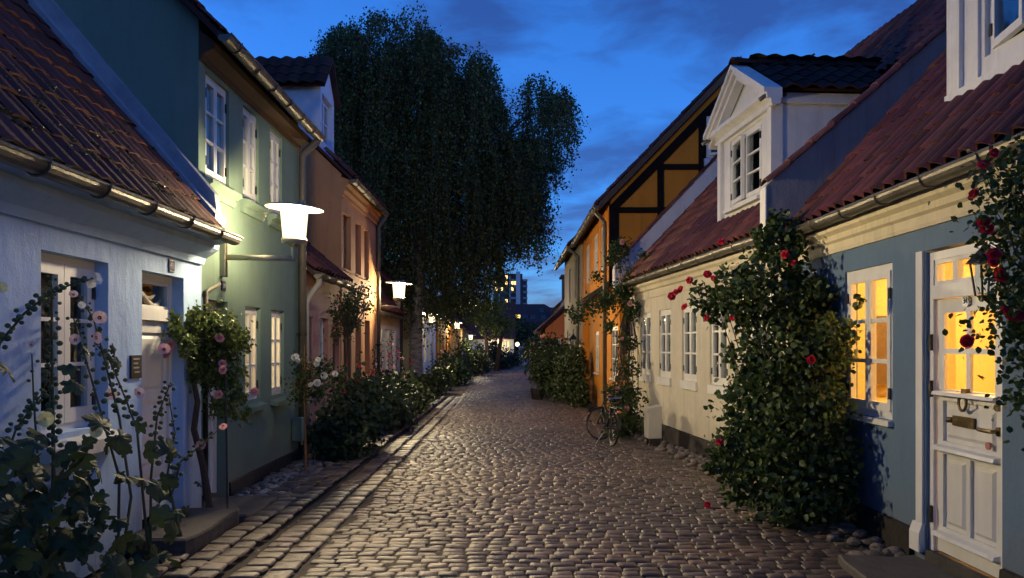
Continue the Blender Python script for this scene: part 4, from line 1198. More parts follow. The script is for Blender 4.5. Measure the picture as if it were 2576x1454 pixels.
for u_ in (ua - 0.16, ub + 0.1):
    q = MB(); q.tube([G2.P(u_ + 0.05, dn - 0.1, 4.68), G2.P(u_ + 0.03, dn + 0.16, 4.66), G2.P(u_ + 0.03, dn + 0.24, 4.60)], 0.028, 8); q.build('rain_spout', M['zinc'], R2, smooth=True)
q = MB(); q.box(G2, 1.64, 2.96, dn - 0.02, dn + 0.09, 3.48, 3.53); q.build('dormer_sill', M['trim_white'], R2)

# ------------------------------------------------------------------ east side, orange half-timbered house
G3 = Fr(2.03, 0, 0, 1); G3l = Fr(2.2, 0, 0, 1)
up = [(18.6, 19.3, 3.25, 4.3), (19.9, 20.9, 3.25, 4.3), (22.1, 23.1, 3.25, 4.3)]
lo = [(17.5, 18.7, 0.9, 2.0), (19.6, 20.4, 0.0, 2.1), (21.3, 22.3, 0.9, 1.95)]
R3 = thing('townhouse', 'orange half-timbered house with black beams in its gable', 'house', (2.2, 20.5, 0))
q = MB()
wall_front(q, G3l, 17.22, 24.2, 0, 2.9, lo, 0, 0.2)
wall_front(q, G3, 17.35, 24.2, 2.86, 4.65, up, 0, 0.2)
q.poly([G3.P(17.35, 0, 2.86), G3.P(17.35, -5.3, 2.86), G3.P(17.35, -5.3, 4.6), G3.P(17.35, -2.65, 7.33), G3.P(17.35, 0, 4.6)])
q.poly([G3l.P(17.22, 0, 0), G3l.P(17.22, -5.1, 0), G3l.P(17.22, -5.1, 2.9), G3l.P(17.22, 0, 2.9)])
q.poly([G3.P(17.35, 0, 2.86), G3.P(24.2, 0, 2.86), G3.P(24.2, -0.3, 2.86), G3.P(17.35, -0.3, 2.86)])
q.poly([G3.P(24.2, 0, 0), G3.P(24.2, -5.3, 0), G3.P(24.2, -5.3, 4.6), G3.P(24.2, -2.65, 7.33), G3.P(24.2, 0, 4.6)])
q.build('wall', M['orange_r'], R3, fix=False)
def beam(a, b, w=0.13, t=0.03):
    """timber on the gable face between (X, z) points"""
    (x0, z0), (x1, z1) = a, b
    L_ = math.hypot(x1 - x0, z1 - z0); nx, nz = -(z1 - z0) / L_ * w / 2, (x1 - x0) / L_ * w / 2
    q = MB(); yy = 17.35
    q.hexa([(x0 - nx, yy - t, z0 - nz), (x1 - nx, yy - t, z1 - nz), (x1 + nx, yy - t, z1 + nz), (x0 + nx, yy - t, z0 + nz),
            (x0 - nx, yy + 0.01, z0 - nz), (x1 - nx, yy + 0.01, z1 - nz), (x1 + nx, yy + 0.01, z1 + nz), (x0 + nx, yy + 0.01, z0 + nz)])
    q.build('timber_beam', M['timber'], R3)
beam((2.10, 2.86), (2.10, 4.5), 0.2, 0.032); beam((3.06, 2.9), (3.06, 5.34), 0.13, 0.031); beam((3.92, 2.9), (3.92, 6.2), 0.15, 0.033); beam((4.68, 2.9), (4.68, 6.9), 0.14, 0.031)
beam((2.05, 4.38), (7.2, 4.38), 0.12, 0.027); beam((2.9, 5.27), (6.3, 5.27), 0.12, 0.026); beam((3.85, 6.25), (5.5, 6.25), 0.12, 0.025); beam((2.08, 4.42), (4.66, 7.04), 0.17, 0.036)
for u in (17.5, 18.45, 19.6, 21.4, 23.3):
    q = MB(); q.box(G3, u, u + 0.12, -0.01, 0.02, 2.9, 4.55); q.build('timber_post', M['orange_wood'], R3)
q = MB(); q.box(G3, 17.3, 24.2, -0.02, 0.035, 2.8, 2.92); q.build('timber_sill', M['timber'], R3)
rf = roof_slab(G3, R3, 17.18, 24.3, 0.25, 4.5, 1.03, -2.65, 0.1)
tiles(G3, rf, 17.2, 24.3, 0.25, 4.5, 1.03, -2.65, 'tile_old', 60)
q = MB(); profile(q, G3, 17.16, 17.2, [(0.25, 4.36), (0.25, 4.52), (-2.65, 7.51), (-2.65, 7.35)]); q.build('bargeboard', M['wood'], R3)
gutter(G3, R3, 17.2, 24.3, 0.29, 4.46, 0.06, 0.8, 0.3)
downpipe(G3, R3, 17.6, 0.09, 0.05, 4.44, 0.045, gut=(0.05, 0.28), clips=(2.6,))
for (a, b, c, e) in up: window(G3, R3, a, b, c, e, 0.03, 2, 3, 1, 'paint', 'curtain', None, hinges=False)
for (a, b, c, e) in (lo[0], lo[2]): window(G3l, R3, a, b, c, e, 0.03, 2, 3, 1, 'paint', 'curtain', 'paint', hinges=False)
panel_door(G3l, R3, 19.6, 20.4, 0.04, 2.1, 0.05, 'orange_wood', [(.12, .88, .06, .4)], [(.12, .46, .5, .94), (.54, .88, .5, .94)])
room(G3l, R3, 19.6, 20.4, 0.21, 0.9, 0, 2.1, 'dark_room', 'hallway')
GG = Fr(0, 17.31, -90, 1)      # gable face: u runs along -X
GG.U = (1.0, 0.0); GG.N = (0.0, -1.0); GG.o = (0.0, 17.35)
window(GG, R3, 4.0, 4.72, 5.45, 6.3, -0.06, 2, 2, 1, 'paint', 'none', None, hinges=False, open_=(0, 25))
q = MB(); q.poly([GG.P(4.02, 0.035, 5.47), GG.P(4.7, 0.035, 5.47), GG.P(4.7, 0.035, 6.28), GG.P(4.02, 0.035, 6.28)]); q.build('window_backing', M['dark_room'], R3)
q = MB(); q.box(GG, 3.95, 4.8, 0.0, 0.1, 5.28, 5.43); q.build('gable_sill', M['paint_blue'], R3)

# ------------------------------------------------------------------ east side, beige house and farther ones
G4 = Fr(1.97, 0, 0, 1)
og4 = [(25.6, 26.4, 3.05, 4.2), (28.2, 29.0, 3.05, 4.2), (26.6, 27.4, 0.9, 2.1), (29.4, 30.2, 0.0, 2.1)]
R4 = house_body('townhouse', 'plain beige two-storey house with a wall lantern', G4, 24.22, 31.5, 4.75, 7.0, 0.95, 'beige', og4, zr0=4.8, plinth=0.2)
rf = roof_slab(G4, R4, 24.25, 31.6, 0.3, 4.5, 0.95, -3.5)
tiles(G4, rf, 24.3, 31.5, 0.3, 4.5, 0.95, -3.5, 'tile_old', 0)
gutter(G4, R4, 24.3, 31.6, 0.33, 4.46, 0.06, 0.9, 0.3)
for (a, b, c, e) in og4[:3]: window(G4, R4, a, b, c, e, 0.06, 2, 3, 1, 'paint', 'curtain', None, hinges=False)
panel_door(G4, R4, 29.4, 30.2, 0.04, 2.1, 0.06, 'paint', [(.12, .88, .06, .45), (.12, .88, .52, .94)])
downpipe(G4, R4, 24.4, 0.06, 0.05, 4.44, 0.045, gut=(0.05, 0.3))

G5 = Fr(1.5, 0, 0, 1)
og5 = [(38.9, 39.7, 0.9, 2.0), (41.5, 42.3, 0.9, 2.0)]
R5 = thing('cottage', 'small red-orange cottage with a projecting tiled roof', 'house', (1.5, 41, 0))
q = MB(); wall_front(q, G5, 38, 45, 0, 2.35, og5, 0, 0.15)
GE = Fr(0, 0); GE.U = (1.0, 0.0); GE.N = (0.0, -1.0); GE.o = (0.0, 38.0)
wall_front(q, GE, 1.5, 3.6, 0, 2.35, [(1.9, 2.25, 0.8, 1.9)], 0, 0.12)
q.poly([GE.P(1.5, 0, 2.35), GE.P(6.5, 0, 2.35), GE.P(4, 0, 4.6)]); q.poly([GE.P(3.6, 0, 0), GE.P(6.5, 0, 0), GE.P(6.5, 0, 2.35), GE.P(3.6, 0, 2.35)])
q.poly([G5.P(45, 0, 0), G5.P(45, -5, 0), G5.P(45, -5, 2.35), G5.P(45, -2.5, 4.6), G5.P(45, 0, 2.35)])
q.build('wall', M['red_r'], R5, fix=False)
rf = roof_slab(G5, R5, 37.8, 45.1, 0.32, 2.22, 0.88, -2.5)
tiles(G5, rf, 37.8, 45.1, 0.32, 2.22, 0.88, -2.5, 'tile_old', 20)
window(GE, R5, 1.9, 2.25, 0.8, 1.9, 0.04, 1, 3, 1, 'paint', 'dark', None, hinges=False)
for (a, b, c, e) in og5: window(G5, R5, a, b, c, e, 0.05, 2, 3, 1, 'paint', 'dark', None, hinges=False)
q = MB(); q.tube([(1.2, 37.75, 2.2), (1.22, 37.8, 1.95), (1.43, 37.9, 1.7), (1.45, 37.93, 0)], 0.05, 8); q.build('downpipe', M['pipe'], R5)
q = MB(); q.box(G5, 37.9, 38.3, -1.6, -1.3, 3.4, 4.2); q.build('chimney', M['red_r'], R5)

G6 = Fr(2.9, 0, 0, 1)
R6 = house_body('townhouse', 'dark tall house showing only its stepped roof edge', G6, 50, 58, 4.2, 7, 0.9, 'beige', [], plinth=0)
rf = roof_slab(G6, R6, 49.8, 58.1, 0.25, 4.0, 0.9, -3.5, mat='tile_old')
q = MB(); q.box(G6, 50.5, 52.5, -2.4, -0.2, 4.3, 5.7); q.box(G6, 50.3, 52.7, -2.5, -0.05, 5.7, 5.82); q.build('dormer_wall', M['brown_l'], R6)

# end of the street: white house across
GE2 = Fr(0, 0); GE2.U = (1.0, 0.0); GE2.N = (0.0, -1.0); GE2.o = (0.0, 68.0)
oe = [(-0.95, -0.65, 0.9, 1.95), (-0.45, -0.15, 0.9, 1.95)]
R7 = thing('cottage', 'white house with lit slot windows closing the far end of the street', 'house', (-0.8, 68, 0))
q = MB(); wall_front(q, GE2, -6, 0.15, 0, 2.3, oe, 0, 0.15); q.poly([(0.15, 68, 0), (0.15, 74, 0), (0.15, 74, 2.3), (0.15, 71, 5), (0.15, 68, 2.3)])
q.build('wall', M['white_l'], R7, fix=False)
q = MB(); profile(q, GE2, -6.1, 0.3, [(0.3, 2.15), (-3, 5.2), (-6.3, 2.15), (-6.3, 2.05), (-3, 5.1), (0.3, 2.05)]); q.build('roof', M['tile_old'], R7)
for (a, b, c, e) in oe:
    w = window(GE2, R7, a, b, c, e, 0.05, 1, 2, 1, 'paint', 'none', None, hinges=False)
    q = MB(); q.poly([GE2.P(a, -0.12, c), GE2.P(b, -0.12, c), GE2.P(b, -0.12, e), GE2.P(a, -0.12, e)]); q.build('lit_blind', M['lit_far'], w)
q = MB()
for i in range(8): q.box(GE2, 0.5 + i * 0.14, 0.62 + i * 0.14, 3.0, 3.05, 0.02, 1.5)
q.box(GE2, 0.5, 1.62, 2.96, 3.0, 0.3, 0.4); q.box(GE2, 0.5, 1.62, 2.96, 3.0, 1.2, 1.3)
o = q.build('garden_gate', M['paint_blue']); top(o, (1.0, 65, 0)); tag(o, 'pale blue board gate beside the clipped round bush', 'gate')

# ------------------------------------------------------------------ far buildings
T = thing('apartment_tower', 'twelve storey apartment tower with white wall fins and lit windows', 'building', (-0.5, 400, 0))
FT = Fr(0, 0); FT.U = (1.0, 0.0); FT.N = (0.0, -1.0); FT.o = (0.0, 400.0)
q = MB(); q.box(FT, -8.5, 5.0, -14, 0, -1, 35.5); q.build('tower_body', surf('dark_cladding', (0.05, 0.06, 0.08), 0.7), T)
for u0, u1, n1, zt in ((-6.2, -5.9, 0.6, 33), (-1.2, -0.8, 0.8, 34.5), (1.9, 3.9, 1.2, 36.5), (-8.8, -8.5, .6, 33)):
    q = MB(); q.box(FT, u0, u1, 0.0, n1, -1, zt); q.build('wall_fin', surf('white_concrete', (0.62, 0.64, 0.68), 0.8), T)
q = MB(); q.box(FT, 5.0, 7.2, -12, -1.5, -1, 33.0); q.build('stair_tower', surf('dark_cladding_side', (0.07, 0.08, 0.10), 0.7), T)
bm_ = surf('balcony_grey', (0.30, 0.32, 0.36), 0.8)
tw = surf('tower_window', (0.02, 0.025, 0.035), 0.2)
lit = {(3, 10), (3, 9), (0, 10), (0, 9), (1, 9), (0, 4), (1, 5), (2, 7), (4, 10)}
rr = random.Random(5)
for fl in range(12):
    z = 1.5 + fl * 2.85
    for c_, u in enumerate((-8.0, -5.4, -3.2, -0.4, 0.9)):
        q = MB(); q.box(FT, u, u + 1.1, 0.02, 0.10, z + 0.3, z + 1.9)
        on = (c_, fl) in lit or rr.random() < 0.10
        q.build('window', M['lit_far'] if on else tw, T, fix=False)
    for u0, u1 in ((-0.7, 1.8), (5.2, 7.4)):
        q = MB(); q.box(FT, u0, u1, 0.2 if u0 < 4 else -1.4, 1.3 if u0 < 4 else -0.4, z - 0.9, z + 0.1); q.build('balcony', bm_, T, fix=False)

B = thing('apartment_block', 'long lower brick block with dark hipped roof and skylights', 'building', (5, 152, 0))
FB = Fr(0, 0); FB.U = (1.0, 0.0); FB.N = (0.0, -1.0); FB.o = (0.0, 150.0)
q = MB(); q.box(FB, -4, 12, -12, 0, -1, 5.2); q.build('wall', surf('grey_brick', (0.16, 0.14, 0.14), 0.9), B)
q = MB(); P = FB.P
q.poly([P(-4.4, .4, 5.1), P(12.4, .4, 5.1), P(6.0, -6, 9.2), P(-4.4, -6, 9.2)]); q.poly([P(12.4, .4, 5.1), P(12.4, -12.4, 5.1), P(6.0, -6, 9.2)]); q.poly([P(-4.4, -12.4, 5.1), P(12.4, -12.4, 5.1), P(6.0, -6, 9.2), P(-4.4, -6, 9.2)])
rf = q.build('roof', surf('dark_tile_roof', (0.07, 0.035, 0.035), 0.8), B)
for i, (u, n, on) in enumerate(((-2.2, -1.2, 1), (0.6, -1.6, 1), (1.9, -1.6, 0), (3.3, -1.6, 0), (5.2, -1.6, 0), (4.9, -3.6, 0))):
    z = 5.1 + (0.4 - n) * 0.64
    q = MB(); q.hexa([P(u, n, z + .02), P(u + 0.9, n, z + .02), P(u + 0.9, n - 0.9, z + .6), P(u, n - 0.9, z + .6), P(u, n, z + .12), P(u + 0.9, n, z + .12), P(u + 0.9, n - 0.9, z + .7), P(u, n - 0.9, z + .7)])
    q.build('skylight', M['lit_far'] if on else M['steel'], rf)
for u in (-1.0, 7.0): q = MB(); q.box(FB, u, u + 0.8, -2.6, -1.9, 5.5, 8.4); q.build('chimney', M['brown_l'], rf)
for u in (-3, -1, 1, 3, 5, 7, 9): q = MB(); q.box(FB, u, u + 1.1, 0.01, 0.06, 3.0, 4.4); q.build('window', M['lit_far'] if u == 5 else tw, B)

# ------------------------------------------------------------------ street lamps
def street_lamp(label, x, y, z, wall_x, arm=True, spot=880, point=45, post=False, scale=1.0, mount=0.0):
    t = thing('street_lamp', label, 'street lamp', (x, y, 0) if post else (wall_x, y, z - 0.35), 'lanterns along the street')
    s = scale
    zb = z                                         # bottom of the glass
    q = MB(); q.lathe((x, y, zb), [(0.115 * s, 0.03 * s), (0.126 * s, 0.15 * s), (0.142 * s, 0.335 * s), (0.134 * s, 0.335 * s), (0.118 * s, 0.15 * s), (0.107 * s, 0.03 * s)], 28, caps=False)
    q.build('lamp_glass', M['lampglass'], t, smooth=True)
    q = MB(); q.lathe((x, y, zb), [(0.03 * s, -0.06 * s), (0.06 * s, -0.03 * s), (0.128 * s, -0.02 * s), (0.132 * s, 0.03 * s), (0.02, 0.03 * s)], 28); q.build('lamp_base', M['lampmetal'], t, smooth=True)
    q = MB(); rows = []
    for r, dz in ((0.02, 0.40), (0.10, 0.39), (0.29, 0.352), (0.298, 0.34), (0.29, 0.336), (0.10, 0.345), (0.02, 0.35)):
        rows.append([(x + r * s * math.cos(a), y + r * s * math.sin(a), zb + dz * s - 0.07 * r * s * math.cos(a)) for a in [2 * math.pi * k / 36 for k in range(36)]])
    q.grid(rows, close_v=True); q.build('lamp_shade', M['lampmetal'], t, smooth=True)
    q = MB(); q.ball((x + 0.09 * s, y, zb + 0.39 * s), 0.03 * s, 10, 6); q.build('finial', M['lampmetal'], t, smooth=True)
    if post:
        q = MB(); q.tube([(x, y, -0.02), (x, y, 0.6), (x, y, zb - 0.02)], [0.05, 0.04, 0.03], 10); q.build('post', M['iron'], t, smooth=True)
    else:
        q = MB(); q.tube([(x, y, zb - 0.02), (x, y, zb - 0.19)], [0.036, 0.030], 12); q.build('stem', M['lampmetal'], t, smooth=True)
        q = MB(); q.tube([(x + 0.02, y, zb - 0.175), (wall_x + 0.05, y, zb - 0.16)], 0.029, 12); q.build('arm', M['lampmetal'], t, smooth=True)
        q = MB(); FL = Fr(wall_x, 0); q.box(FL, y - 0.035, y + 0.035, mount + 0.0, mount + 0.03, zb - 0.36, zb + 0.02); q.box(FL, y - 0.045, y - 0.034, mount, mount + 0.055, zb - 0.36, zb + 0.02); q.box(FL, y + 0.034, y + 0.045, mount, mount + 0.055, zb - 0.36, zb + 0.02)
        q.build('wall_bracket', M['lampmetal'], t)
    q = MB(); q.ball((x, y, zb + 0.2 * s), 0.035 * s, 10, 8); q.build('bulb', M['bulb'], t, smooth=True)
    if point: point_light('lamp_light', (x, y, zb + 0.10 * s), point, LAMP_COL, 0.09, t)
    if spot:
        l = bpy.data.lights.new('lamp_reflector', 'SPOT'); l.energy = spot; l.color = LAMP_COL; l.spot_size = R(176); l.spot_blend = 0.55; l.shadow_soft_size = 0.09  # added spot, no reflector modelled: lights the street, spares the lantern's own wall
        o = bpy.data.objects.new('lamp_reflector', l); C.objects.link(o); o.parent = t
        o.location = Vector((x + 0.03, y, zb + 0.24 * s)) - wloc(t)
        o.rotation_euler = Vector((1, -0.12, -0.30)).to_track_quat('-Z', 'Y').to_euler()
    if spot:
        l = bpy.data.lights.new('lamp_side_reflector', 'SPOT'); l.energy = spot * 0.36; l.color = LAMP_COL; l.spot_size = R(120); l.spot_blend = 0.8; l.shadow_soft_size = 0.09  # second added spot, aimed along the street to brighten the cottage fronts
        o = bpy.data.objects.new('lamp_side_reflector', l); C.objects.link(o); o.parent = t
        o.location = Vector((x, y - 0.03, zb + 0.2 * s)) - wloc(t)
        o.rotation_euler = Vector((0.05, -1, -0.5)).to_track_quat('-Z', 'Y').to_euler()
    return t
SPOT, POINT = 720, 190
street_lamp('lit lantern with flat disc shade on a long arm from the green house', -2.23, 8.62, 2.66, -2.98, spot=SPOT, point=POINT)
street_lamp('lit disc-shaded lantern on a short arm beside the terracotta house downpipe', -2.45, 18.25, 2.6, -2.94, spot=SPOT, point=POINT)
street_lamp('lit disc-shaded lantern on the orange cottage wall', -2.92, 44.6, 2.45, -3.35, spot=SPOT * 0.9, point=POINT)
street_lamp('lit lantern half hidden by birch twigs on the white cottage', -2.95, 31.0, 2.4, -3.4, spot=SPOT * 0.6, point=POINT)
street_lamp('small lit lantern on an iron post beside the tree trunks', -2.45, 50.0, 1.9, 0, spot=0, point=60, post=True, scale=0.85)

def globe_lamp(label, x, y, z, r, watts, back):
    t = thing('wall_lamp', label, 'wall lamp', (x, y, z))
    q = MB(); q.ball((x, y, z), r, 16, 10); q.build('globe', M['bulb'], t, smooth=True)
    q = MB(); q.tube([(x, y, z + r), (x, y + back * 0.5, z + r + 0.08), (x, y + back, z + r)], 0.02, 6); q.build('bracket', M['iron'], t)
    point_light('lamp_light', (x, y - r - 0.05, z), watts, LAMP_COL, 0.06, t)
    return t
globe_lamp('upper lit globe lamp on the far white house', -1.08, 67.7, 1.88, 0.15, 60, 0.3)
globe_lamp('lower lit globe lamp on the far white house', -1.08, 67.7, 1.46, 0.15, 30, 0.3)
globe_lamp('lit globe lamp amid bushes right of the far house corner'.replace('right of', 'past'), 0.42, 66.5, 1.66, 0.17, 90, 0.4)

# spider web strands between lantern and house
t = thing('spider_web', 'dusty spider web strands hanging between lantern and green house', 'spider web', px(690, 560, 8.62))
for a in ([(600, 540), (625, 575), (652, 560)], [(640, 535), (672, 534)], [(676, 525), (662, 556), (684, 562), (695, 540)], [(686, 560), (706, 566)], [(690, 575), (704, 590)]):
    q = MB()
    pts = [px(x_, y_, 8.62 - 0.05 * i) for i, (x_, y_) in enumerate(a)]
    fine = []
    for p0, p1 in zip(pts, pts[1:]):
        for k in range(4): fine.append(Vector(p0).lerp(Vector(p1), k / 4) + Vector((0, 0, -0.012 * math.sin(math.pi * k / 4))))
    fine.append(Vector(pts[-1]))
    q.tube(fine, 0.0008, 4); q.build('strand', M['curtain'], t)

def wall_lantern(label, x, y, z, nx, s=1.0):
    t = thing('wall_lantern', label, 'lantern', (x, y, z))
    q = MB()
    for a in range(4):
        c, sn = math.cos(a * math.pi / 2 + math.pi / 4), math.sin(a * math.pi / 2 + math.pi / 4)
        q.tube([(x + 0.055 * s * c, y + 0.055 * s * sn, z - 0.1 * s), (x + 0.085 * s * c, y + 0.085 * s * sn, z + 0.1 * s)], 0.007 * s, 4)
    q.lathe((x, y, z), [(0.02 * s, -0.13 * s), (0.06 * s, -0.1 * s), (0.02 * s, -0.095 * s)], 4); q.lathe((x, y, z), [(0.115 * s, 0.10 * s), (0.05 * s, 0.17 * s), (0.03 * s, 0.19 * s), (0.01 * s, 0.22 * s)], 8)
    q.build('lantern_cage', M['iron'], t)
    q = MB(); q.lathe((x, y, z), [(0.05 * s, -0.09 * s), (0.078 * s, 0.095 * s)], 4, caps=False); q.build('lantern_glass', M['glass'], t)
    q = MB(); q.tube([(x, y, z - 0.12 * s), (x - nx * 0.06, y, z - 0.18 * s), (x - nx * 0.17, y, z - 0.12 * s)], 0.01, 6); q.build('bracket', M['iron'], t)
wall_lantern('black glazed lantern amid red roses beside the lit door', 2.88, 5.12, 2.0, -1)
wall_lantern('black iron lantern on the beige house wall', 1.82, 25.0, 1.62, -1, 1.4)

# ------------------------------------------------------------------ utility cabinet and bicycle
t = thing('utility_cabinet', 'pale grey cable cabinet on dark legs against the cream cottage', 'cabinet', (2.22, 13.55, 0))
G2b = Fr(2.22, 13.42, -4.57, 1)
q = MB(); q.prism([G2b.P(-0.13, n, z) for n, z in ((-0.14, 0.12), (0.08, 0.12), (0.08, 0.60), (-0.14, 0.64))], [G2b.P(0.15, n, z) for n, z in ((-0.14, 0.12), (0.08, 0.12), (0.08, 0.60), (-0.14, 0.64))]); q.build('cabinet_body', surf('cabinet_grey', (0.50, 0.47, 0.40), 0.5, (0.42, 0.40, 0.34), 3, 0.05, 60), t, bevel=0.008)
q = MB(); q.box(G2b, -0.12, -0.10, 0.08, 0.084, 0.53, 0.56); q.build('cabinet_lock', M['iron'], t)
for u in (-0.11, 0.09): q = MB(); q.box(G2b, u, u + 0.04, -0.12, 0.05, -0.03, 0.12); q.build('leg', M['iron'], t)

def bicycle(x, y, heading, s=0.84, steer=38):
    t = thing('bicycle', 'black city bicycle on its kickstand against the climbing rose', 'bicycle', (x, y, 0))
    h = R(heading); f = Vector((math.sin(h), math.cos(h), 0)); sd = Vector((f.y, -f.x, 0))
    lean = 0.09
    def B(a, z, l=0): return Vector((x, y, 0)) + f * a * s + sd * ((l + z * lean) * s) + Vector((0, 0, z * s))
    def ring(c, ax, up, r, tr, sides=8, n=28):
        side = ax.cross(up).normalized(); rows = []
        for k in range(n):
            a = 2 * math.pi * k / n; d_ = up * math.cos(a) + side * math.sin(a)
            rows.append([c + d_ * (r + tr * math.cos(b)) + ax * (tr * math.sin(b)) for b in [2 * math.pi * j / sides for j in range(sides)]])
        return MB().grid(rows, True, True)
    r = 0.335
    up = Vector((0, 0, 1)) + sd * lean
    sa = R(steer); ff = (f * math.cos(sa) - sd * math.sin(sa)).normalized(); fs = (sd * math.cos(sa) + f * math.sin(sa)).normalized()
    for a, ax in ((-0.52, sd), (0.52, fs)):
        c = B(a, r)
        ax2 = (ax - up * ax.dot(up) / up.length_squared).normalized()
        u2 = up.normalized()
        w = ring(c, ax2, u2, r * s - 0.014, 0.016).build('wheel', M['black'], t, smooth=True)
        ring(c, ax2, u2, r * s - 0.034, 0.008, 6).build('rim', M['steel'], w, smooth=True)
        sp = MB(); side = ax2.cross(u2)
        for k in range(18):
            an = 2 * math.pi * k / 18
            sp.tube([c + ax2 * (0.02 if k % 2 else -0.02), c + (u2 * math.cos(an) + side * math.sin(an)) * (r * s - 0.035)], 0.0016, 3)
        sp.tube([c - ax2 * 0.05, c + ax2 * 0.05], 0.018, 8); sp.build('spokes', M['steel'], w)
        fd = MB(); rows = []
        for k in range(15):
            an = -1.5 + k * 2.6 / 14 if a < 0 else -1.0 + k * 2.0 / 14
            d_ = u2 * math.cos(an) - side * math.sin(an) * (1 if a < 0 else 1)
            rows.append([c + d_ * (r * s + 0.022) + ax2 * e for e in (-0.026, -0.012, 0.012, 0.026)])
        fd.grid(rows); fd.build('mudguard', M['black_paint'], t)
    hp = B(0.36, 0.72); hb = B(0.40, 0.56); bb = B(-0.06, 0.30); st = B(-0.20, 0.68); rh = B(-0.52, r); fh = B(0.52, r)
    q = MB()
    q.tube([B(0.33, 0.86), hp, hb], 0.018, 8); q.tube([hb, bb], 0.017, 8); q.tube([hp, (st + bb) / 2], 0.014, 8); q.tube([B(-0.235, 0.80), st, bb], 0.016, 8)
    for e in (-0.055, 0.055):
        q.tube([bb + sd * e * 0.5, rh + sd * e], 0.010, 6); q.tube([st + sd * e * 0.3, rh + sd * e], 0.008, 6)
        q.tube([hb + fs * e * 0.8, hb + fs * e * 0.8 - up * 0.06, fh + fs * e], 0.010, 6)
    q.build('bike_frame', M['black_paint'], t, smooth=True)
    q = MB(); hc = B(0.31, 0.98)
    q.tube([B(0.33, 0.86), hc], 0.013, 8)
    q.tube([hc + fs * 0.27 - ff * 0.17, hc + fs * 0.2 - ff * 0.06 + Vector((0, 0, 0.02)), hc + fs * 0.08 + ff * 0.03, hc, hc - fs * 0.08 + ff * 0.03, hc - fs * 0.2 - ff * 0.06 + Vector((0, 0, 0.02)), hc - fs * 0.27 - ff * 0.17], 0.011, 8)
    hbar = q.build('handlebar', M['black_paint'], t, smooth=True)
    for e in (-1, 1):
        q = MB(); q.tube([hc + fs * e * 0.27 - ff * 0.17, hc + fs * e * 0.245 - ff * 0.10], 0.017, 8); q.build('grip', M['black'], hbar)
    q = MB(); sc = B(-0.245, 0.85)
    rows = [[sc + f * a * s + sd * (wd * math.cos(b)) * s + Vector((0, 0, (0.035 * math.sin(b)) * s)) for b in [2 * math.pi * j / 10 for j in range(10)]] for a, wd in ((-0.13, 0.02), (-0.12, 0.09), (-0.05, 0.095), (0.04, 0.05), (0.13, 0.022), (0.15, 0.01))]
    q.grid(rows, close_v=True); q.build('saddle', M['black'], t, smooth=True)
    q = MB()
    for e in (-0.05, 0.05): q.tube([B(-0.24, 0.72, e), B(-0.78, 0.72, e)], 0.006, 6); q.tube([B(-0.70, 0.72, e), B(-0.52, r, e)], 0.006, 6)
    for a in (-0.34, -0.48, -0.62, -0.76): q.tube([B(a, 0.72, -0.05), B(a, 0.72, 0.05)], 0.005, 6)
    q.build('luggage_rack', M['black_paint'], t)
    q = MB(); q.ball(B(-0.79, 0.66), 0.04 * s, 8, 6, (1.1, 0.5, 0.7)); q.build('tail_reflector', surf('orange_reflector', (0.8, 0.16, 0.02), 0.3), t, smooth=True)
    q = MB(); q.tube([bb - sd * 0.04, bb + sd * 0.05], 0.02, 8); q.tube([bb + sd * 0.05, bb + sd * 0.055 + f * 0.12 - up * 0.09], 0.009, 6); q.tube([bb - sd * 0.05, bb - sd * 0.055 - f * 0.12 + up * 0.09], 0.009, 6)
    for e, k in ((0.10, 1), (-0.10, -1)): q.tube([bb + sd * e * 0.6 + f * 0.12 * k - up * 0.09 * k, bb + sd * (e * 1.4) + f * 0.12 * k - up * 0.09 * k], 0.018, 6)
    q.build('crank', M['steel'], t)
    q = MB(); q.prism([B(-0.02, 0.36, 0.06), B(-0.5, 0.38, 0.06), B(-0.5, 0.29, 0.06), B(-0.02, 0.24, 0.06)], [B(-0.02, 0.36, 0.07), B(-0.5, 0.38, 0.07), B(-0.5, 0.29, 0.07), B(-0.02, 0.24, 0.07)]); q.build('chain_guard', M['black_paint'], t)
    q = MB(); q.tube([B(-0.1, 0.28, -0.03), B(-0.2, 0.0, -0.24)], 0.009, 6); q.build('kickstand', M['steel'], t)
    return t, hc, fs, ff
bk, hc, fs, ff = bicycle(1.52, 13.75, -9)
t = thing('cycle_helmet', 'black cycle helmet with pale blue stripe hanging on the handlebar', 'helmet', tuple(hc + fs * 0.12 - ff * 0.1 - Vector((0, 0, 0.08))))
q = MB(); c = wloc(t); rows = []
for i in range(7):
    a = i / 6 * math.pi / 2
    rows.append([(c.x + 0.115 * math.cos(a) * math.cos(b) * 1.0, c.y + 0.115 * math.cos(a) * math.sin(b) * 1.15, c.z - 0.10 * math.sin(a)) for b in [2 * math.pi * j / 18 for j in range(18)]])
q.grid(rows, close_v=True); q.build('helmet_shell', M['black_paint'], t, smooth=True)
q = MB(); q.tube([(c.x + 0.119 * math.cos(b), c.y + 0.136 * math.sin(b), c.z - 0.02) for b in [2 * math.pi * j / 24 for j in range(25)]], 0.006, 6); q.build('helmet_stripe', surf('blue_stripe', (0.25, 0.45, 0.75), 0.4), t)
q = MB(); q.tube([(c.x - 0.1, c.y, c.z), (c.x, c.y + 0.02, c.z + 0.085), (c.x + 0.1, c.y, c.z)], 0.006, 5); q.build('chin_strap', M['black'], t)

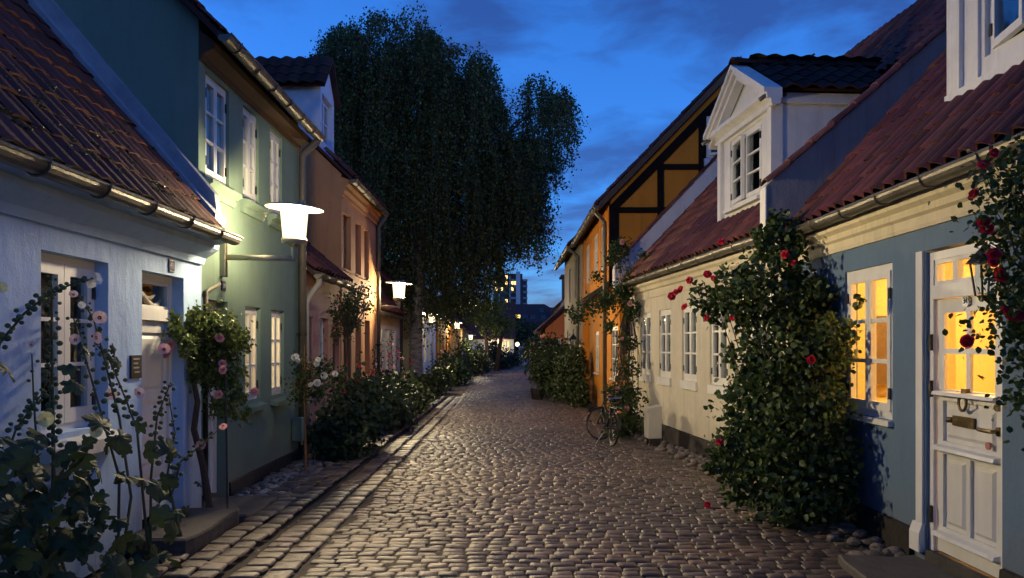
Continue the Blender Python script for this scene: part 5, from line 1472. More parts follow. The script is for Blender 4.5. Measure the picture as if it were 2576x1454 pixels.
# ------------------------------------------------------------------ plants
LEAF6 = (np.array([(0, 0, 0), (0.36, 0.30, 0.08), (0.34, 0.66, 0.07), (0, 1, -0.06), (-0.34, 0.66, 0.07), (-0.36, 0.30, 0.08)]), [(0, 1, 2, 3), (0, 3, 4, 5)])
LEAF4 = (np.array([(0, 0, 0), (0.36, 0.5, 0.08), (0, 1, 0), (-0.36, 0.5, 0.08)]), [(0, 1, 2), (0, 2, 3)])

def unit(a): return a / np.maximum(np.linalg.norm(a, axis=1, keepdims=True), 1e-9)

def leaf_cloud(name, pos, size, mat, parent, tpl=LEAF6, bias=(0, 0, 0.4), droop=0.3, kind='stuff'):
    n = len(pos)
    nrm = unit(RNG.normal(size=(n, 3)) + np.array(bias))
    d = RNG.normal(size=(n, 3)); d[:, 2] -= droop
    d = unit(d - nrm * (d * nrm).sum(1, keepdims=True))
    x = np.cross(d, nrm)
    T, fs = tpl
    sz = np.asarray(size)[:, None, None]
    V = pos[:, None, :] + sz * (T[None, :, 0:1] * x[:, None, :] + T[None, :, 1:2] * d[:, None, :] + T[None, :, 2:3] * nrm[:, None, :])
    o_ = np.array(wloc(parent)) if parent is not None else 0
    o = np_mesh(name, V.reshape(-1, 3) - o_, [(fs, len(T), n)], mat, parent)
    if kind: o['kind'] = kind
    return o

def mesh_of(mb, name, mats, smooth=True, idx=None):
    me = bpy.data.meshes.new(name); me.from_pydata(mb.v, [], mb.f)
    for m_ in mats: me.materials.append(m_)
    if idx: me.polygons.foreach_set('material_index', idx)
    if smooth: me.polygons.foreach_set('use_smooth', [True] * len(me.polygons))
    me.update()
    return me

def rose_mesh(mat, i):
    rr = random.Random(i); q = MB()
    for k, (n, r0, r1, h, tilt) in enumerate(((3, 0.1, 0.25, 0.62, 0.1), (4, 0.16, 0.5, 0.60, 0.45), (5, 0.2, 0.8, 0.45, 0.75), (6, 0.2, 1.0, 0.22, 0.95))):
        for j in range(n):
            a = 2 * math.pi * (j + 0.4 * k + rr.uniform(-.15, .15)) / n; w = math.pi / n * 1.25
            rows = []
            for t_ in (0, 0.6, 1.0):
                r = r0 + (r1 - r0) * t_; z = h * t_ - 0.12 * t_ * t_ * tilt
                rows.append([(r * math.cos(a + w * s_) * (1 - 0.1 * abs(s_) * t_), r * math.sin(a + w * s_) * (1 - 0.1 * abs(s_) * t_), z - 0.10 * abs(s_) * t_ + rr.uniform(-.03, .03)) for s_ in (-1, 0, 1)])
            q.grid(rows)
    return mesh_of(q, 'blossom', [mat])

def holly_flower(mat, i):
    rr = random.Random(i); q = MB(); idx = []
    for j in range(5):
        a = 2 * math.pi * j / 5; w = math.pi / 5 * 1.02; rows = []
        for t_, z in ((0.08, 0.0), (0.30, 0.16), (0.78, 0.36), (1.0, 0.40)):
            rows.append([(t_ * math.cos(a + w * s_), t_ * math.sin(a + w * s_), z + 0.16 * t_ * (s_ * s_) + rr.uniform(-.04, .04)) for s_ in (-1, -0.5, 0, 0.5, 1)])
        b = len(q.f); q.grid(rows); idx += [1 if k < 4 else 0 for k in range(len(q.f) - b)]
    b = len(q.f); q.lathe((0, 0, 0.02), [(0.09, 0), (0.1, 0.2), (0.03, 0.3)], 6); idx += [2] * (len(q.f) - b)
    return mesh_of(q, 'blossom', [mat, M['p_heart'] if mat.name[0] in 'cp' else mat, M['p_yellow']], True, idx)

def holly_leaf(i):
    """palmate leaf with five blunt lobes, ruffled and a little folded along the midrib"""
    rr = random.Random(i); q = MB(); n = 25; rows = []
    ph = rr.uniform(-.2, .2); fold = rr.uniform(0.1, 0.35)
    lobs = [rr.uniform(.85, 1.1) for _ in range(5)]
    for t_ in (0.4, 1.0):
        rw = []
        for k in range(n):
            a = 2 * math.pi * k / n - math.pi
            lb = (a + math.pi) / (2 * math.pi) * 5
            m_ = 0.66 + 0.34 * math.sin(math.pi * (lb % 1)) ** 0.7 * lobs[int(lb) % 5]
            if abs(a) > 2.85: m_ *= 0.35
            r = t_ * (m_ if t_ > .5 else 0.8) * (1 + rr.uniform(-.07, .07) * t_)
            x_, y_ = r * math.cos(a + ph) + 0.25 * t_, r * math.sin(a + ph)
            rw.append((x_, y_, -0.22 * t_ * x_ * x_ - fold * abs(y_) * t_ + rr.uniform(-.07, .07) * t_))
        rows.append(rw)
    q.grid(rows, close_v=True); b = len(q.v); q.v.append((0.05, 0, 0.03))
    for k in range(n): q.f.append((k, (k + 1) % n, b))
    return mesh_of(q, 'leaf', [M['leaf_holly']], smooth=False)
ROSE = {c: [rose_mesh(M[c], i) for i in range(3)] for c in ('p_red', 'p_pink', 'p_white', 'p_pale')}
HFL = {c: [holly_flower(M[c], i) for i in range(3)] for c in ('p_pink', 'p_pale', 'p_white', 'p_yellow', 'p_red')}
HLEAF = [holly_leaf(i) for i in range(5)]

def place(name, me, p, nrm, size, parent, roll=None):
    nrm = Vector(nrm).normalized()
    q = nrm.to_track_quat('Z', 'Y').to_matrix().to_4x4()
    return inst(name, me, Matrix.Translation(p) @ q @ Matrix.Rotation(roll if roll is not None else random.uniform(0, 6.28), 4, 'Z') @ Matrix.Scale(size, 4), parent)

def shrub(name, label, cat, base, blobs, n, size, mat, group=None, stemmat='bark', stem_r=0.014, clump=0.22, per=26, flowers=(), fsize=0.045, fmat='p_red', nstems=None,
          tpl=LEAF6, droop=0.3, flower_dir=(-0.5, -0.8, 0.3), trunk=None, extra_fl=0, xlim=None):
    """stems rise from the base to leaf clumps spread through the given blobs (centre, radius)"""
    t = thing(name, label, cat, base, group)
    vol = np.array([b[1] ** 2.4 for b in blobs]); vol /= vol.sum()
    k = max(4, n // per)
    ci = RNG.choice(len(blobs), k, p=vol)
    dirs = unit(RNG.normal(size=(k, 3)))
    cc = np.array([blobs[i][0] for i in ci]) + dirs * (np.array([blobs[i][1] for i in ci]) * RNG.uniform(0, 1, k) ** 0.4)[:, None]
    cc[:, 2] = np.maximum(cc[:, 2], 0.06)
    cr = np.array([blobs[i][1] for i in ci]) * clump
    li = RNG.integers(0, k, n)
    pos = cc[li] + RNG.normal(size=(n, 3)) * cr[li][:, None]
    pos[:, 2] = np.maximum(pos[:, 2], 0.02)
    if xlim is not None:
        if xlim > 0: pos[:, 0] = np.minimum(pos[:, 0], xlim - RNG.uniform(0, 0.1, n))
        else: pos[:, 0] = np.maximum(pos[:, 0], xlim + RNG.uniform(0, 0.1, n))
    s = RNG.uniform(size[0], size[1], n)
    leaf_cloud('foliage', pos, s, mat, t, tpl, droop=droop)
    q = MB(); bz = Vector(base)
    hub = bz
    if trunk:
        pts = [Vector(p) for p in trunk]; q.tube(pts, [stem_r * 2.2 * (1 - 0.5 * i / len(pts)) for i in range(len(pts))], 8); hub = pts[-1]
    idx = RNG.choice(k, min(k, nstems or 40), replace=False)
    for i in idx:
        e = Vector(cc[i]); b0 = hub + Vector((random.uniform(-.06, .06), random.uniform(-.06, .06), 0)) if not trunk else hub
        mid = b0.lerp(e, 0.5) + Vector((random.gauss(0, .06), random.gauss(0, .06), abs(random.gauss(0.08, .08))))
        q.tube([b0, b0.lerp(mid, 0.5) + Vector((0, 0, 0.05)), mid, mid.lerp(e, 0.55) + Vector((0, 0, .03)), e], [stem_r, stem_r * .8, stem_r * .6, stem_r * .45, stem_r * .25], 5)
    q.build('stems', M[stemmat], t)
    fl = [Vector(f) for f in flowers]
    for _ in range(extra_fl):
        i = int(RNG.integers(0, k)); fl.append(Vector(cc[i]) + Vector((random.gauss(-0.02, .03), random.gauss(-.05, .03), random.gauss(0.02, .05))))
    for f in fl:
        dv = Vector(flower_dir) + Vector((random.gauss(0, .4), random.gauss(0, .3), random.gauss(0, .3)))
        place('blossom', random.choice(ROSE[fmat]), f, dv, fsize * random.uniform(0.8, 1.15), t)
    return t

def P3(*a): return tuple(px(*a))

# --- red climbing rose between the cream and the slate blue cottage
bl = [((1955, 640, 8.4), .30), ((1905, 745, 8.3), .34), ((2010, 780, 8.3), .40), ((1850, 735, 8.5), .22), ((1765, 740, 8.7), .15), ((1700, 770, 8.9), .10), ((2075, 730, 8.0), .22),
      ((2110, 850, 7.5), .25), ((2165, 760, 6.95), .10), ((2000, 930, 8.0), .48), ((1895, 910, 8.2), .27), ((2085, 980, 7.5), .30), ((1930, 1060, 8.0), .42), ((2040, 1110, 7.6), .46),
      ((1880, 1170, 7.9), .28), ((1990, 1220, 7.55), .45), ((2060, 1240, 7.4), .32), ((1850, 1240, 7.7), .16), ((1800, 1258, 7.6), .06), ((1842, 1010, 8.3), .17), ((1850, 880, 8.5), .16), ((1835, 1120, 8.1), .18), ((1805, 1160, 7.9), .10), ((1960, 575, 8.5), .17), ((1815, 790, 8.6), .14), ((1925, 600, 8.5), .14), ((1990, 610, 8.4), .14), ((2140, 990, 7.25), .12), ((2120, 1110, 7.3), .14), ((1640, 790, 9.0), .05), ((2160, 860, 6.95), .07)]
fl = [(1700, 735, 8.55), (1722, 772, 8.5), (1735, 705, 8.5), (1780, 690, 8.4), (1795, 700, 8.35), (1815, 608, 8.3), (1975, 640, 7.9), (1998, 662, 7.9), (1778, 800, 8.35), (2040, 905, 7.3),
      (1810, 1112, 7.7), (1780, 1270, 7.5), (1690, 745, 8.6), (1712, 728, 8.55), (1845, 798, 8.2)]
shrub('climbing_rose', 'big dark climbing rose with red blooms between cream and slate blue walls', 'rose bush', (2.62, 7.7, 0), [(P3(*c), r) for c, r in bl], 17500, (0.034, 0.078), M['leaf_rose'],
      stem_r=0.011, clump=0.21, per=30, flowers=[P3(*f) for f in fl], fsize=0.042, nstems=60, xlim=3.02)
# --- red climbing rose beside the lit door
bl = [((2545, 440, 4.5), .15), ((2560, 560, 4.5), .17), ((2520, 620, 4.55), .10), ((2570, 720, 4.5), .16), ((2500, 760, 4.5), .09), ((2555, 850, 4.5), .11), ((2470, 810, 4.5), .05), ((2600, 500, 4.4), .25), ((2620, 800, 4.4), .25), ((2540, 370, 4.6), .08), ((2640, 1000, 4.3), .2), ((2500, 690, 4.5), .06)]
fl = [(2497, 662, 4.4), (2512, 690, 4.38), (2548, 800, 4.3), (2530, 785, 4.35), (2430, 857, 4.4), (2475, 415, 4.5), (2450, 487, 4.5), (2475, 560, 4.5), (2500, 640, 4.42), (2482, 575, 4.5), (2520, 700, 4.4), (2565, 795, 4.3), (2500, 385, 4.5), (2440, 862, 4.42)]
shrub('climbing_rose', 'crimson rose arching over the black lantern beside the lit door', 'rose bush', (2.93, 4.3, 0), [(P3(*c), r) for c, r in bl], 3000, (0.026, 0.046), M['leaf_rose'], stem_r=0.008, clump=0.36, per=14,
      flowers=[P3(*f) for f in fl], fsize=0.036, nstems=34, xlim=3.02, trunk=[(2.93, 4.3, 0), (2.95, 4.25, 0.7), (2.9, 4.3, 1.4), (2.85, 4.35, 1.7)])
# --- pink rose trained as a small tree between blue and green house
bl = [((470, 845, 7.7), .17), ((540, 840, 7.8), .19), ((590, 845, 7.9), .12), ((520, 920, 7.8), .18), ((570, 950, 7.9), .15), ((440, 810, 7.7), .08), ((560, 1020, 7.8), .13), ((600, 1010, 7.9), .08), ((615, 1040, 8.0), .06), ((470, 930, 7.7), .1), ((440, 835, 7.15), .09), ((455, 870, 7.2), .10), ((430, 805, 7.1), .05), ((500, 815, 7.5), .12), ((610, 860, 8.0), .09), ((580, 890, 7.9), .12)]
fl = [(427, 868, 7.45), (420, 890, 7.45), (560, 930, 7.55), (550, 992, 7.55), (552, 850, 7.55), (560, 915, 7.6), (505, 1120, 7.5), (640, 985, 7.8)]
tr = [(-2.72, 7.62, 0.02), (-2.80, 7.63, 0.5), px(488, 1080, 7.65), px(497, 1010, 7.65), px(485, 950, 7.68), px(500, 890, 7.72)]
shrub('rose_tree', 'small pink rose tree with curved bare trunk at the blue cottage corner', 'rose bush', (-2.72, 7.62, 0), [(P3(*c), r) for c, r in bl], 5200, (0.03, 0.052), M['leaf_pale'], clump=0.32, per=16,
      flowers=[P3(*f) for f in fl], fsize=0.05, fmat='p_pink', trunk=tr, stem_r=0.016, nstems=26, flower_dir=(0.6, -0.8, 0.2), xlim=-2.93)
q = MB(); q.tube([px(573, 1322, 7.5), px(570, 1100, 7.6), px(566, 940, 7.7)], 0.009, 6); o = q.build('garden_stake', M['iron']); top(o, px(573, 1322, 7.5)); tag(o, 'thin dark garden stake in front of the green house door', 'stake')
# --- white rose on a cane by the grey downpipe
bl = [((770, 930, 10.5), .17), ((815, 930, 10.6), .15), ((760, 985, 10.5), .13), ((850, 960, 10.8), .13), ((800, 980, 10.5), .14)]
fl = [(740, 900, 10.3), (748, 906, 10.3), (745, 897, 10.35), (797, 915, 10.4), (800, 905, 10.4), (843, 940, 10.6), (798, 963, 10.3), (782, 968, 10.3), (815, 945, 10.5)]
shrub('white_rose', 'white rose bush on an orange cane beside the grey downpipe', 'rose bush', px(770, 1192, 10.45), [(P3(*c), r) for c, r in bl], 1100, (0.03, 0.05), M['leaf_rose'], clump=0.34, per=14, flowers=[P3(*f) for f in fl], fsize=0.045,
      fmat='p_white', trunk=[px(770, 1192, 10.45), px(767, 1080, 10.45), px(765, 960, 10.45)], stemmat='cane', stem_r=0.0065, nstems=20, flower_dir=(0.5, -0.8, 0.3))
# --- small climbing rose against the terracotta corner
bl = [((870, 770, 13.6), .22), ((895, 755, 13.8), .2), ((858, 830, 13.6), .2), ((915, 740, 14.0), .16), ((885, 800, 13.7), .2), ((840, 790, 13.5), .1), ((925, 770, 14.2), .1)]
shrub('climbing_rose', 'thin dark climbing rose trained up between pink and terracotta house', 'rose bush', (-2.55, 13.6, 0), [(P3(*c), r) for c, r in bl], 1500, (0.03, 0.055), M['leaf_rose'], clump=0.34, per=12,
      trunk=[(-2.55, 13.6, 0), px(880, 1000, 13.6), px(878, 900, 13.6), px(876, 850, 13.6)], stem_r=0.014, nstems=40, extra_fl=5, fmat='p_pink', fsize=0.04)
# --- climbing rose on the orange house
bl = [((1570, 1060, 15.0), .33), ((1560, 1000, 15.3), .26), ((1590, 1000, 15.2), .22), ((1575, 930, 15.5), .2), ((1582, 860, 15.8), .17), ((1585, 780, 16.0), .17), ((1560, 740, 16.2), .22), ((1520, 760, 16.4), .22), ((1550, 650, 16.4), .22), ((1570, 620, 16.4), .16), ((1480, 770, 16.6), .2), ((1450, 790, 17.0), .16), ((1590, 690, 16.0), .14), ((1620, 640, 15.8), .12), ((1530, 820, 16.2), .12), ((1505, 700, 16.6), .14), ((1550, 1090, 14.6), .2)]
shrub('climbing_rose', 'straggling pink climbing rose on the front of the orange house', 'rose bush', (2.05, 15.2, 0), [(P3(*c), r) for c, r in bl], 5200, (0.04, 0.075), M['leaf_rose'], clump=0.34, per=12,
      trunk=[(2.05, 15.2, 0), px(1578, 1000, 15.6), px(1585, 850, 16.2), px(1580, 760, 16.4)], stem_r=0.010, nstems=70, extra_fl=14, fmat='p_pink', fsize=0.06, flower_dir=(-0.5, -0.8, 0.1))

# --- hollyhocks in front of the blue cottage
def hollyhock(label, base, stalks, leaves, flowers, group=None, budn=26, buds=True, sr=0.009):
    t = thing('hollyhock', label, 'hollyhock', base, group)
    q = MB(); bq = []
    for st in stalks:
        pts = [Vector(base)] + [Vector(p) for p in st]
        fine = []
        for a, b in zip(pts, pts[1:]):
            for k in range(4): fine.append(a.lerp(b, k / 4))
        fine.append(pts[-1]); n = len(fine)
        q.tube(fine, [sr * (1.25 - 0.85 * i / n) for i in range(n)], 6)
        if buds:
            for i in range(budn):
                f_ = 0.40 + 0.6 * i / budn
                p = fine[min(int(f_ * (n - 1)), n - 2)].lerp(fine[min(int(f_ * (n - 1)) + 1, n - 1)], (f_ * (n - 1)) % 1)
                a = i * 2.4; off = Vector((math.cos(a), math.sin(a), 0.3)) * random.uniform(0.02, 0.045)
                bq.append((p + off, random.uniform(0.012, 0.021) * (1.2 - 0.45 * i / budn)))
    q.build('stalk', M['stem'], t, smooth=True)
    if bq:
        q = MB()
        for p, r in bq: q.ball(p, r, 7, 5, (1, 1, 0.85))
        o = q.build('buds', M['bud'], t, smooth=True, fix=False); o['kind'] = 'stuff'
    for p, s, nrm in leaves: place('leaf', random.choice(HLEAF), p, nrm, s, t)
    for p, s, c, nrm in flowers: place('blossom', random.choice(HFL[c]), p, Vector(nrm) + Vector((random.gauss(0, .25), random.gauss(0, .2), random.gauss(0, .3))), s * 0.8, t)
    return t

lv = []
rr = random.Random(3)
tries = 0
while len(lv) < 170 and tries < 9000:
    tries += 1
    x_, y_ = rr.uniform(-30, 500), rr.uniform(820, 1470)
    dens = min(1, max(0.05, (y_ - 1010) / 190)) * (1 if x_ < 470 else 0.3)
    if 230 < x_ < 300 and 1130 < y_ < 1250: dens *= 0.15
    if 300 < x_ < 420 and 1230 < y_ < 1330: dens *= 0.45
    if x_ > 420 and y_ < 1120: dens *= 0.2
    if rr.random() > dens: continue
    Ym = 2.86 * 2117 / (1288 - x_); Y_ = Ym * rr.uniform(0.80, 0.975)
    p = px(x_, y_, Y_)
    if p[2] < 0.06: continue
    lv.append((Vector(p), rr.uniform(0.04, 0.105), (rr.gauss(0.45, .6), rr.gauss(-0.2, .6), rr.gauss(0.5, .45))))
hp = [(-2.66, 4.80), (-2.62, 4.62), (-2.6, 5.55), (-2.58, 6.0), (-2.5, 6.45), (-2.7, 5.2)]
own = [[] for _ in hp]
for l in lv:
    i = min(range(len(hp)), key=lambda k: (l[0].x - hp[k][0]) ** 2 + (l[0].y - hp[k][1]) ** 2); own[i].append(l)
fd = (0.5, -0.85, 0.15)
hollyhock('hollyhock with an upright bud spike and lemon bloom before the blue wall', (*hp[0], 0), [[px(135, 1200, 4.85), px(132, 950, 4.9), px(130, 690, 4.95)]], own[0], [(px(113, 1052, 4.75), 0.055, 'p_yellow', fd)], budn=60, sr=0.012)
hollyhock('hollyhock leaning across the cottage window with cream blooms', (*hp[1], 0), [[px(-70, 1150, 4.6), px(-35, 950, 4.6), px(0, 862, 4.65), px(60, 790, 4.7), px(115, 745, 4.75), px(180, 715, 4.8), px(238, 700, 4.85)], [px(-30, 1300, 4.55), px(40, 1080, 4.7), px(110, 985, 4.8)]], own[1],
          [(px(240, 702, 4.82), 0.045, 'p_white', (0.8, -0.4, 0.3)), (px(228, 712, 4.84), 0.035, 'p_white', (0.5, -0.6, -0.4)), (px(2, 725, 4.6), 0.04, 'p_yellow', fd), (px(18, 1130, 4.6), 0.05, 'p_white', fd)], budn=40)
hollyhock('hollyhock with pale pink blooms arching below the window', (*hp[2], 0), [[px(330, 1250, 5.6), px(300, 1050, 5.6), px(262, 900, 5.6), px(235, 800, 5.6), px(195, 740, 5.6)], [px(300, 1200, 5.6), px(215, 900, 5.55), px(185, 800, 5.5)]], own[2],
          [(px(250, 800, 5.5), 0.055, 'p_pale', fd), (px(190, 855, 5.45), 0.045, 'p_pale', (0.2, -0.9, -.1)), (px(240, 850, 5.5), 0.05, 'p_pale', (0.8, -0.5, .3)), (px(185, 742, 5.5), 0.035, 'p_pale', fd), (px(205, 768, 5.5), 0.03, 'p_white', fd), (px(240, 1085, 5.4), 0.05, 'p_yellow', fd)], budn=34)
hollyhock('hollyhock with dark-eyed pink blooms beside the wall plaque', (*hp[3], 0), [[px(360, 1250, 6.0), px(345, 1080, 6.0), px(315, 1000, 6.0), px(275, 905, 5.95), px(245, 870, 5.95)], [px(380, 1200, 6.0), px(395, 1050, 6.1), px(430, 960, 6.2)]], own[3],
          [(px(280, 992, 5.8), 0.05, 'p_pale', fd), (px(348, 990, 5.85), 0.052, 'p_pale', fd), (px(412, 880, 6.1), 0.055, 'p_pink', fd)], budn=34)
hollyhock('hollyhock with small white bloom beside the block step', (*hp[4], 0), [[px(430, 1250, 6.4), px(455, 1160, 6.4), px(500, 1125, 6.5), px(545, 1085, 6.6)], [px(420, 1200, 6.4), px(440, 1090, 6.4), px(425, 1000, 6.4)]], own[4],
          [(px(415, 1270, 6.1), 0.04, 'p_white', fd), (px(560, 1070, 6.6), 0.04, 'p_pink', fd)], budn=16)
hollyhock('low leafy hollyhock without blooms beneath the window sill', (*hp[5], 0), [[px(120, 1300, 5.1), px(95, 1150, 5.1), px(85, 1010, 5.1), px(80, 890, 5.1)]], own[5], [(px(78, 868, 5.05), 0.026, 'p_pale', fd)], budn=12)

# --- bushes and hollyhock beds farther along both sides
def bed(label, base, bl, n, size, mat='leaf_bush', spikes=(), fm='p_pink', group=None, name='leafy_bush', cat='bush', tpl=LEAF6, xlim=None):
    t = shrub(name, label, cat, base, [(P3(*c), r) for c, r in bl], n, size, M[mat], clump=0.30, per=20, stem_r=0.01, nstems=30, tpl=tpl, droop=0.6, stemmat='stem', xlim=xlim)
    for sx, sy, Y_ in spikes:
        p = Vector(px(sx, sy, Y_)); b0 = Vector((p.x + random.uniform(-.1, .1), p.y, 0.1))
        q = MB(); m_ = b0.lerp(p, .5) + Vector((random.gauss(0, .04), random.gauss(0, .04), 0)); q.tube([b0, m_, p], [0.012, 0.01, 0.004], 5); q.build('stalk', M['stem'], t)
        q = MB()
        for k in range(22):
            f_ = 0.45 + 0.55 * k / 22; c_ = b0.lerp(p, f_) if f_ < .0 else (m_.lerp(p, (f_ - .5) * 2) if f_ > .5 else b0.lerp(m_, f_ * 2))
            q.ball(c_ + Vector((math.cos(k * 2.4), math.sin(k * 2.4), 0)) * 0.03, random.uniform(.012, .022), 6, 4)
        o = q.build('buds', M['bud'], t, fix=False); o['kind'] = 'stuff'
        for k in range(2):
            f_ = random.uniform(.55, .9); c_ = m_.lerp(p, (f_ - .5) * 2)
            place('blossom', random.choice(HFL[fm]), c_ + Vector((0.02 * (1 if sx < 1288 else -1), -0.04, 0)), (0.4 * (1 if sx < 1288 else -1), -0.9, .1), random.uniform(.026, .038), t)
    return t
bed('dense dark green leafy bush beside the low pink cottage', (-2.35, 12.0, 0), [((860, 1075, 12, ), .36), ((840, 1115, 11.8), .28), ((920, 1060, 12.6), .36), ((900, 1000, 12.8), .33), ((945, 1010, 13.6), .33), ((870, 1120, 11.7), .3), ((800, 1110, 11.7), .14)], 3600, (0.06, 0.11), 'leaf_holly', [(905, 880, 12.8), (860, 920, 12.4), (945, 905, 13.4)], 'p_red', xlim=-2.9)
bed('tall hollyhock bed before the terracotta house door', (-2.25, 16.0, 0), [((985, 1030, 15.8), .38), ((1005, 985, 16.6), .33), ((958, 985, 15.6), .28), ((1028, 1010, 17), .26), ((945, 1070, 15), .25)], 2800, (0.06, 0.11), 'leaf_holly', [(960, 850, 15.8), (985, 830, 16.4), (1010, 880, 17), (940, 870, 15)], 'p_pink', xlim=-2.88)
bed('hollyhock bed before the low white cottage', (-2.5, 21.5, 0), [((1045, 1000, 20), .33), ((1010, 975, 19.5), .28), ((1068, 985, 22), .33), ((1040, 970, 22), .26), ((990, 960, 19.5), .2)], 2200, (0.07, 0.12), 'leaf_bush', [(1000, 850, 20), (1030, 860, 21), (975, 850, 19.5)], 'p_red', xlim=-3.1)
bed('broad bush spilling onto the setts before the white corner cottage', (-2.4, 28.0, 0), [((1090, 972, 27), .38), ((1115, 950, 29), .38), ((1075, 965, 27), .3), ((1110, 930, 31), .3)], 1800, (0.08, 0.14), 'leaf_bush', [(1110, 850, 29), (1085, 860, 27)], 'p_pink', xlim=-3.3)
bed('spiky shrub bed below the far orange cottage lamp', (-2.6, 36.0, 0), [((1135, 930, 34), .5), ((1160, 918, 37), .5), ((1128, 910, 36), .45), ((1165, 940, 35), .35)], 1800, (0.1, 0.16), 'leaf_bush', [(1150, 830, 35), (1165, 850, 36), (1130, 840, 34)], 'p_pale', xlim=-3.3)
bed('dark bush beside the ochre cottage', (-2.2, 47.0, 0), [((1195, 915, 44), .6), ((1180, 890, 46), .7), ((1215, 915, 48), .5)], 1500, (0.12, 0.18), 'leaf_dark', xlim=-2.95)
bed('dark evergreen shrub beyond the two trunks', (-0.95, 56.0, 0), [((1248, 900, 56), .7), ((1240, 880, 57), .7), ((1268, 915, 57), .5)], 1500, (0.12, 0.18), 'leaf_dark')
bed('clipped round bush before the far white house', (0.15, 63.0, 0), [((1293, 893, 63), .55), ((1285, 905, 63), .5), ((1300, 908, 63), .45)], 1600, (0.08, 0.12), 'leaf_dark')
bed('dense shrub at the foot of the beige house', (1.75, 22.5, 0), [((1455, 985, 21.8), .32), ((1440, 940, 22.5), .42), ((1410, 965, 23.5), .45), ((1450, 900, 23), .3), ((1425, 900, 24), .35)], 3000, (0.07, 0.12), 'leaf_bush', [(1460, 850, 22.5)], 'p_pale', xlim=1.95)
bed('tall wild shrub leaning into the street below the red-orange cottage', (1.1, 28.0, 0), [((1385, 940, 26), .5), ((1365, 960, 26), .38), ((1390, 890, 28), .5), ((1360, 900, 29), .5), ((1405, 900, 27), .4)], 3000, (0.08, 0.13), 'leaf_bush', [(1345, 830, 29), (1362, 845, 28), (1335, 850, 30), (1385, 840, 28)], 'p_pale')
bed('low shrub before the small red-orange cottage', (1.0, 35.0, 0), [((1350, 905, 35), .5), ((1345, 880, 36), .5), ((1380, 890, 35), .5)], 1500, (0.1, 0.15), 'leaf_dark')
q = MB(); q.lathe((0.74, 24.8, -0.02), [(0.16, 0), (0.2, 0.2), (0.21, 0.34), (0.18, 0.34), (0.16, 0.05)], 14); o = q.build('flower_pot', M['iron']); top(o, (0.74, 24.8, 0)); tag(o, 'dark round flower pot at the edge of the shrubs', 'pot')

# --- weeping birch
bt = thing('birch_tree', 'tall weeping birch with white trunk and hanging curtains of twigs', 'tree', (-3.1, 27.3, 0))
q = MB()
trk = [(-3.1, 27.3, -0.05), (-3.12, 27.25, 1.2), px(1048, 750, 27.2), px(1060, 640, 27.1), px(1050, 480, 27.0), px(1020, 300, 27.0), px(990, 120, 27.0)]
q.tube(trk, [0.27, 0.22, 0.2, 0.17, 0.13, 0.09, 0.03], 12); q.build('trunk', M['birch'], bt, smooth=True)
q = MB()
lob = [((960, 165), (165, 140)), ((1080, 200), (150, 120)), ((1170, 285), (85, 110)), ((865, 270), (80, 170)), ((1345, 300), (80, 95)), ((1275, 430), (70, 80)), ((1040, 380), (230, 190)), ((1000, 560), (190, 160)), ((1180, 520), (150, 170)), ((1320, 450), (85, 120)), ((1120, 640), (160, 110)), ((930, 430), (130, 170)), ((1230, 640), (80, 80))]
big = list(lob)
for k in range(70):
    (cx, cy), (rx, ry) = big[int(RNG.integers(0, 6)) if k % 3 else int(RNG.integers(0, len(big)))]
    a = RNG.uniform(-0.3, math.pi + 0.3); s_ = RNG.uniform(18, 46)
    lob.append(((cx + rx * math.cos(a) * RNG.uniform(.75, 1.02), cy - ry * math.sin(a) * RNG.uniform(.7, 1.02)), (s_, s_ * RNG.uniform(.7, 1.2))))
for (cx, cy), (rx, ry) in big:
    e = Vector(px(cx, cy - ry * 0.3, 27 + random.uniform(-1.5, 1.5))); i = random.choice((3, 4, 5)); a = Vector(trk[i])
    mid = a.lerp(e, .5) + Vector((0, 0, 0.5)); q.tube([a, a.lerp(mid, .6), mid, e], [0.09, 0.07, 0.05, 0.02], 7)
    for k in range(5):
        e2 = e + Vector((random.gauss(0, rx / 2117 * 27 * .3), random.gauss(0, .7), random.gauss(-0.1, ry / 2117 * 27 * .2))); q.tube([mid.lerp(e, .5), mid.lerp(e2, .6) + Vector((0, 0, .25)), e2], [0.03, 0.02, 0.008], 5)
q.build('limbs', M['bark'], bt, smooth=True)
XB = [780, 830, 860, 900, 950, 1000, 1050, 1090, 1120, 1160, 1200, 1240, 1280, 1310, 1345, 1375, 1400, 1440]
YB = [330, 480, 600, 700, 760, 800, 830, 880, 860, 800, 810, 720, 660, 640, 690, 520, 420, 330]
area = np.array([(b[1][0] * b[1][1]) ** .8 * (1 if i < len(big) else 1.6) for i, b in enumerate(lob)], float); area /= area.sum()
hole = RNG.uniform(0, 1, (40, 12))
pos = []; tw = []
